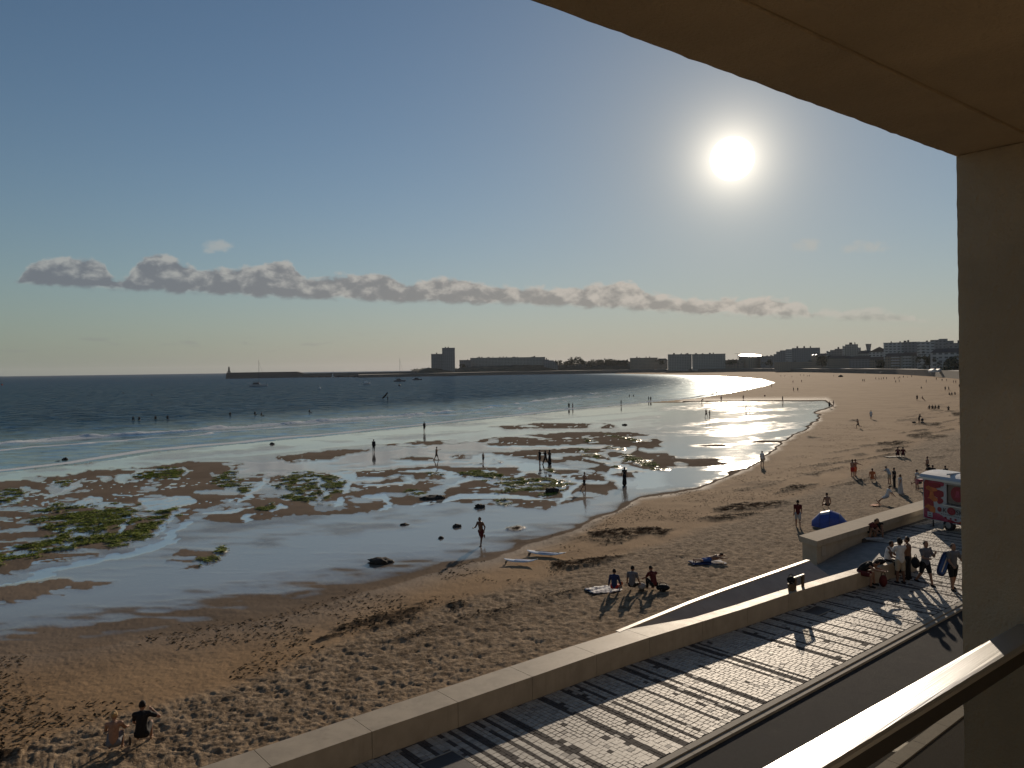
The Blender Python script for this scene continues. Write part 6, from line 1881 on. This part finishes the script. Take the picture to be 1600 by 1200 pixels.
# wing-foiler
p = at_z(606, 626, SEA_Z)
person(0, 0, 'board rider holding a small wing up against the wind', dict(STAND, arm=(80, 70), elb=(10, 10), hip=(20, 10), knee=(30, 30)), face=-60, wear=(('wetsuit', 'wetsuit'),), hair='dark', key='rider', loc=(p[0], p[1], SEA_Z + 0.05))
e = empty('wing_sail', (p[0] - 0.9, p[1], SEA_Z + 1.6), 0.3, 'small dark inflatable wing held by the board rider', 'sail')
mb = MB(); mb.loft([[(-1.3 + 0.5 * k, 0.25 * (k - 2) ** 2, -0.6 + 0.55 * k - 0.02), (-1.3 + 0.5 * k + 0.5, 0.25 * (k - 2) ** 2 + 0.3, -0.9 + 0.55 * k), (-1.3 + 0.5 * k + 0.5, 0.25 * (k - 2) ** 2 + 0.34, -0.86 + 0.55 * k), (-1.3 + 0.5 * k, 0.25 * (k - 2) ** 2 + 0.05, -0.54 + 0.55 * k)] for k in range(5)]); mb.build('canopy', cloth('black'), e)
mb = MB(); mb.cone((-1.2, 1.0, -0.6), (0.9, 1.0, 1.6), 0.06, 0.05, 8); mb.build('strut', M_DARK, e)

# ------------------------------------------------------------------ drinks trailer
def text_mesh(txt, size, mat, parent, x, z, y, font_shear=0.0, name='lettering'):
    c = bpy.data.curves.new('txt', 'FONT'); c.body = txt; c.size = size; c.extrude = 0.002; c.shear = font_shear
    c.align_x = 'CENTER'
    o = bpy.data.objects.new('txt', c); COL.objects.link(o)
    dg = bpy.context.evaluated_depsgraph_get()
    me = bpy.data.meshes.new_from_object(o.evaluated_get(dg))
    bpy.data.objects.remove(o); bpy.data.curves.remove(c)
    me.transform(Matrix.Translation((x, y, z)) @ Matrix.Rotation(math.pi / 2, 4, 'X'))
    me.materials.clear()
    return link(name, me, mat, parent)
def kiosk():
    A = at_z(1443, 809, 0.42); B = at_z(1500, 821, 0.42)
    ang = math.atan2(B[1] - A[1], B[0] - A[0])
    e = empty('drinks_trailer', (A[0], A[1], 0), ang, 'pink and white drinks trailer with a serving hatch, half behind the pillar', 'trailer')
    L, D, H0, H1 = 4.2, 2.1, 0.42, 2.62
    mw = material('trailer_white', (0.46, 0.46, 0.46), 0.4, var=0.05)
    mp = material('trailer_pink', (0.34, 0.045, 0.085), 0.45, var=0.35, scale=2.2)
    mo = material('trailer_orange', (0.55, 0.16, 0.04), 0.45, var=0.3, scale=3)
    mr = material('trailer_red', (0.28, 0.02, 0.03), 0.45, var=0.15)
    md = material('trailer_dark', (0.02, 0.017, 0.017), 0.6)
    mi = material('trailer_inside', (0.10, 0.075, 0.055), 0.8)
    # body with the hatch left open
    hx0, hx1, hz0, hz1 = 1.46, 3.7, 1.42, 2.45
    mb = MB()
    for (x0, x1, z0, z1) in ((0, hx0, H0, H1), (hx1, L, H0, H1), (hx0, hx1, H0, hz0), (hx0, hx1, hz1, H1)):
        mb.box(x0 + (0.0005 if x0 else 0), x1, 0, 0.05, z0, z1)
    mb.box(0, 0.05, 0.0505, D, H0, H1); mb.box(L - 0.05, L, 0.0505, D, H0, H1); mb.box(0.0505, L - 0.0505, D - 0.05, D, H0, H1); mb.box(0.0505, L - 0.0505, 0.0505, D - 0.0505, H0, H0 + 0.06)
    mb.build('body', mw, e)
    mb = MB(); mb.box(0.06, L - 0.06, D - 0.12, D - 0.055, H0 + 0.07, H1 - 0.02); mb.build('back_lining', mi, e)
    # curved roof
    rings = []
    for x in (-0.16, L + 0.16):
        rings.append([(x, D / 2 + (D / 2 + 0.18) * -math.cos(a), H1 + 0.02 + 0.34 * math.sin(a)) for a in np.linspace(0, math.pi, 12)])
    mb = MB(); mb.loft(rings); mb.build('roof', mw, e)
    mb = MB(); mb.box(-0.2, L + 0.2, -0.24, -0.18, H1 - 0.04, H1 + 0.08); mb.build('roof_trim', M_STEEL, e)
    mb = MB(); mb.box(1.4, 1.45, 0.1, D - 0.1, H1 + 0.30, H1 + 0.385); mb.build('roof_rib', mw, e)
    mb = MB(); mb.box(2.5, 3.0, D / 2 - 0.3, D / 2 + 0.2, H1 + 0.355, H1 + 0.43); mb.build('roof_vent', M_DARK, e)
    mb = MB(); mb.box(-0.26, -0.02, -0.14, 0.6, H1 - 0.22, H1 - 0.10); mb.build('side_awning', mp, e)
    mb = MB(); mb.box(hx0 - 0.02, hx1 + 0.02, -0.30, -0.002, hz0 - 0.05, hz0); mb.build('counter', M_STEEL, e)
    mb = MB(); mb.box(hx0 - 0.14, hx0 - 0.02, -0.006, -0.002, H0 + 1.05, H1 - 0.05); mb.build('hatch_post', mw, e)
    # painted art: leafy pink, orange and red shapes along the left end
    def blob(cx, cz, rx, rz, mat, y, seed):
        pts = []
        for k in range(22):
            a = 2 * math.pi * k / 22
            q = 1 + 0.28 * mnoise.noise(Vector((math.cos(a) * 1.8, math.sin(a) * 1.8, seed)))
            pts.append((min(max(cx + rx * q * math.cos(a), 0.06), L - 0.05), y, min(max(cz + rz * q * math.sin(a), H0 + 0.04), H1 - 0.04)))
        mb = MB(); mb.prism(pts, (0, 0.0012, 0)); mb.build('painted_shape', mat, e)
    yy = -0.0015
    arts = [(0.36, 2.25, 0.42, 0.32, mp), (0.85, 2.42, 0.55, 0.14, mp), (0.30, 1.75, 0.34, 0.36, mp), (0.60, 1.85, 0.36, 0.20, mo), (0.98, 1.88, 0.32, 0.22, mr), (1.05, 1.52, 0.20, 0.17, mr), (0.62, 1.55, 0.34, 0.14, mo), (0.32, 1.25, 0.36, 0.30, mr),
            (0.42, 0.92, 0.38, 0.28, mo), (0.85, 0.62, 0.40, 0.22, mp), (0.34, 0.62, 0.30, 0.20, mr), (1.5, 0.53, 0.6, 0.07, mr), (2.6, 0.52, 0.7, 0.06, mr), (1.25, 0.56, 0.3, 0.12, mp), (2.9, 0.72, 0.22, 0.16, mr), (2.55, 0.56, 0.3, 0.12, mo), (0.22, 2.05, 0.24, 0.5, mr), (0.55, 2.12, 0.34, 0.18, mo), (0.75, 2.30, 0.4, 0.14, mr), (0.22, 0.75, 0.22, 0.30, mp)]
    for k, (cx, cz, rx, rz, m) in enumerate(arts):
        blob(cx, cz, rx, rz, m, yy - 0.0016 * (k + 1), k * 1.7)
    mb = MB(); mb.box(0.30, 0.62, -0.044, -0.040, 0.55, 0.83); mb.build('price_card', mw, e)
    mb = MB(); mb.box(0.36, 0.56, -0.0455, -0.0445, 0.60, 0.64); mb.box(0.41, 0.51, -0.0455, -0.0445, 0.72, 0.76); mb.build('card_print', md, e)
    # emblem in the hatch
    mb = MB(); mb.cone((2.06, 0.066, 1.99), (2.06, 0.078, 1.99), 0.40, 0.40, 28); mb.build('round_emblem', mr, e)
    mb = MB(); mb.prism([(1.93, 0.060, 1.82), (2.21, 0.060, 1.86), (2.15, 0.060, 2.15), (2.01, 0.060, 2.18)], (0, 0.003, 0)); mb.build('emblem_glass', mp, e)
    mb = MB(); mb.box(hx0 + 0.02, hx0 + 1.3, 0.08, 0.11, hz0 + 0.02, hz1 - 0.02); mb.build('inner_panel', material('panel_brown', (0.22, 0.17, 0.13), 0.7), e)
    # name on the lower panel
    yl = -0.041
    mb = MB(); mb.cone((1.05, yl, 1.06), (1.05, yl - 0.003, 1.06), 0.13, 0.13, 20); mb.build('name_dot', mr, e)
    text_mesh('K', 0.36, md, e, 1.36, 0.94, yl, 0.1)
    vs = MB(); v = vs.cone((1.77, yl, 1.07), (1.77, yl - 0.003, 1.07), 0.20, 0.20, 24)
    for q in v: q.co.x = 1.77 + (q.co.x - 1.77) * 1.25
    vs.build('name_oval', mr, e)
    text_mesh('IO', 0.26, mp, e, 1.77, 0.98, yl - 0.005)
    text_mesh('SK', 0.36, md, e, 2.24, 0.94, yl, 0.1)
    mb = MB()
    for k in range(11): mb.box(1.14 + k * 0.125, 1.14 + k * 0.125 + 0.085, yl - 0.001, yl, 0.84 - 0.004 * k, 0.868 - 0.004 * k)
    mb.build('small_print', M_DARK, e)
    mb = MB(); mb.cone((1.42, yl, 0.64), (1.42, yl, 0.72), 0.03, 0.05, 8); mb.box(1.68, 1.78, yl - 0.003, yl, 0.63, 0.72); mb.box(1.96, 2.08, yl - 0.003, yl, 0.62, 0.72); mb.build('drink_icons', mr, e)
    # running gear
    for x in (1.55, 2.95):
        w_ = empty('wheel', (0, 0, 0)); w_.parent = e
        mb = MB(); mb.cone((x, -0.01, 0.30), (x, 0.20, 0.30), 0.30, 0.30, 20); mb.build('tyre', md, w_)
        mb = MB(); mb.cone((x, -0.030, 0.30), (x, -0.012, 0.30), 0.16, 0.17, 16); mb.build('rim', M_PALE, w_)
    for x in (0.45, 3.9):
        mb = MB(); mb.cone((x, 0.2, 0.0), (x, 0.2, H0), 0.04, 0.03, 8); mb.build('support_leg', md, e)
    mb = MB(); mb.hexa([(0.95, -0.2, 0.05), (1.35, -0.2, 0.05), (1.35, -0.1, 0.05), (0.95, -0.1, 0.05), (1.15, -0.2, 0.30), (1.45, -0.2, 0.32), (1.45, -0.1, 0.32), (1.15, -0.1, 0.30)]); mb.build('step', M_PALE, e)
kiosk()

# ------------------------------------------------------------------ the air over the bay
def build_haze():
    m = bpy.data.materials.new('sea_haze'); m.use_nodes = True
    w = NT(m.node_tree); w.n.clear()
    out = w.node('ShaderNodeOutputMaterial')
    v = w.node('ShaderNodeVolumePrincipled')
    v.inputs['Color'].default_value = (0.86, 0.88, 0.92, 1); v.inputs['Density'].default_value = 0.000022; v.inputs['Anisotropy'].default_value = 0.3
    w.l.new(v.outputs[0], out.inputs['Volume'])
    mb = MB(); mb.box(-11000, 11000, -120, 10500, -6.0, 90.0)
    o = mb.build('haze', m); tag(o, kind='stuff')
build_haze()
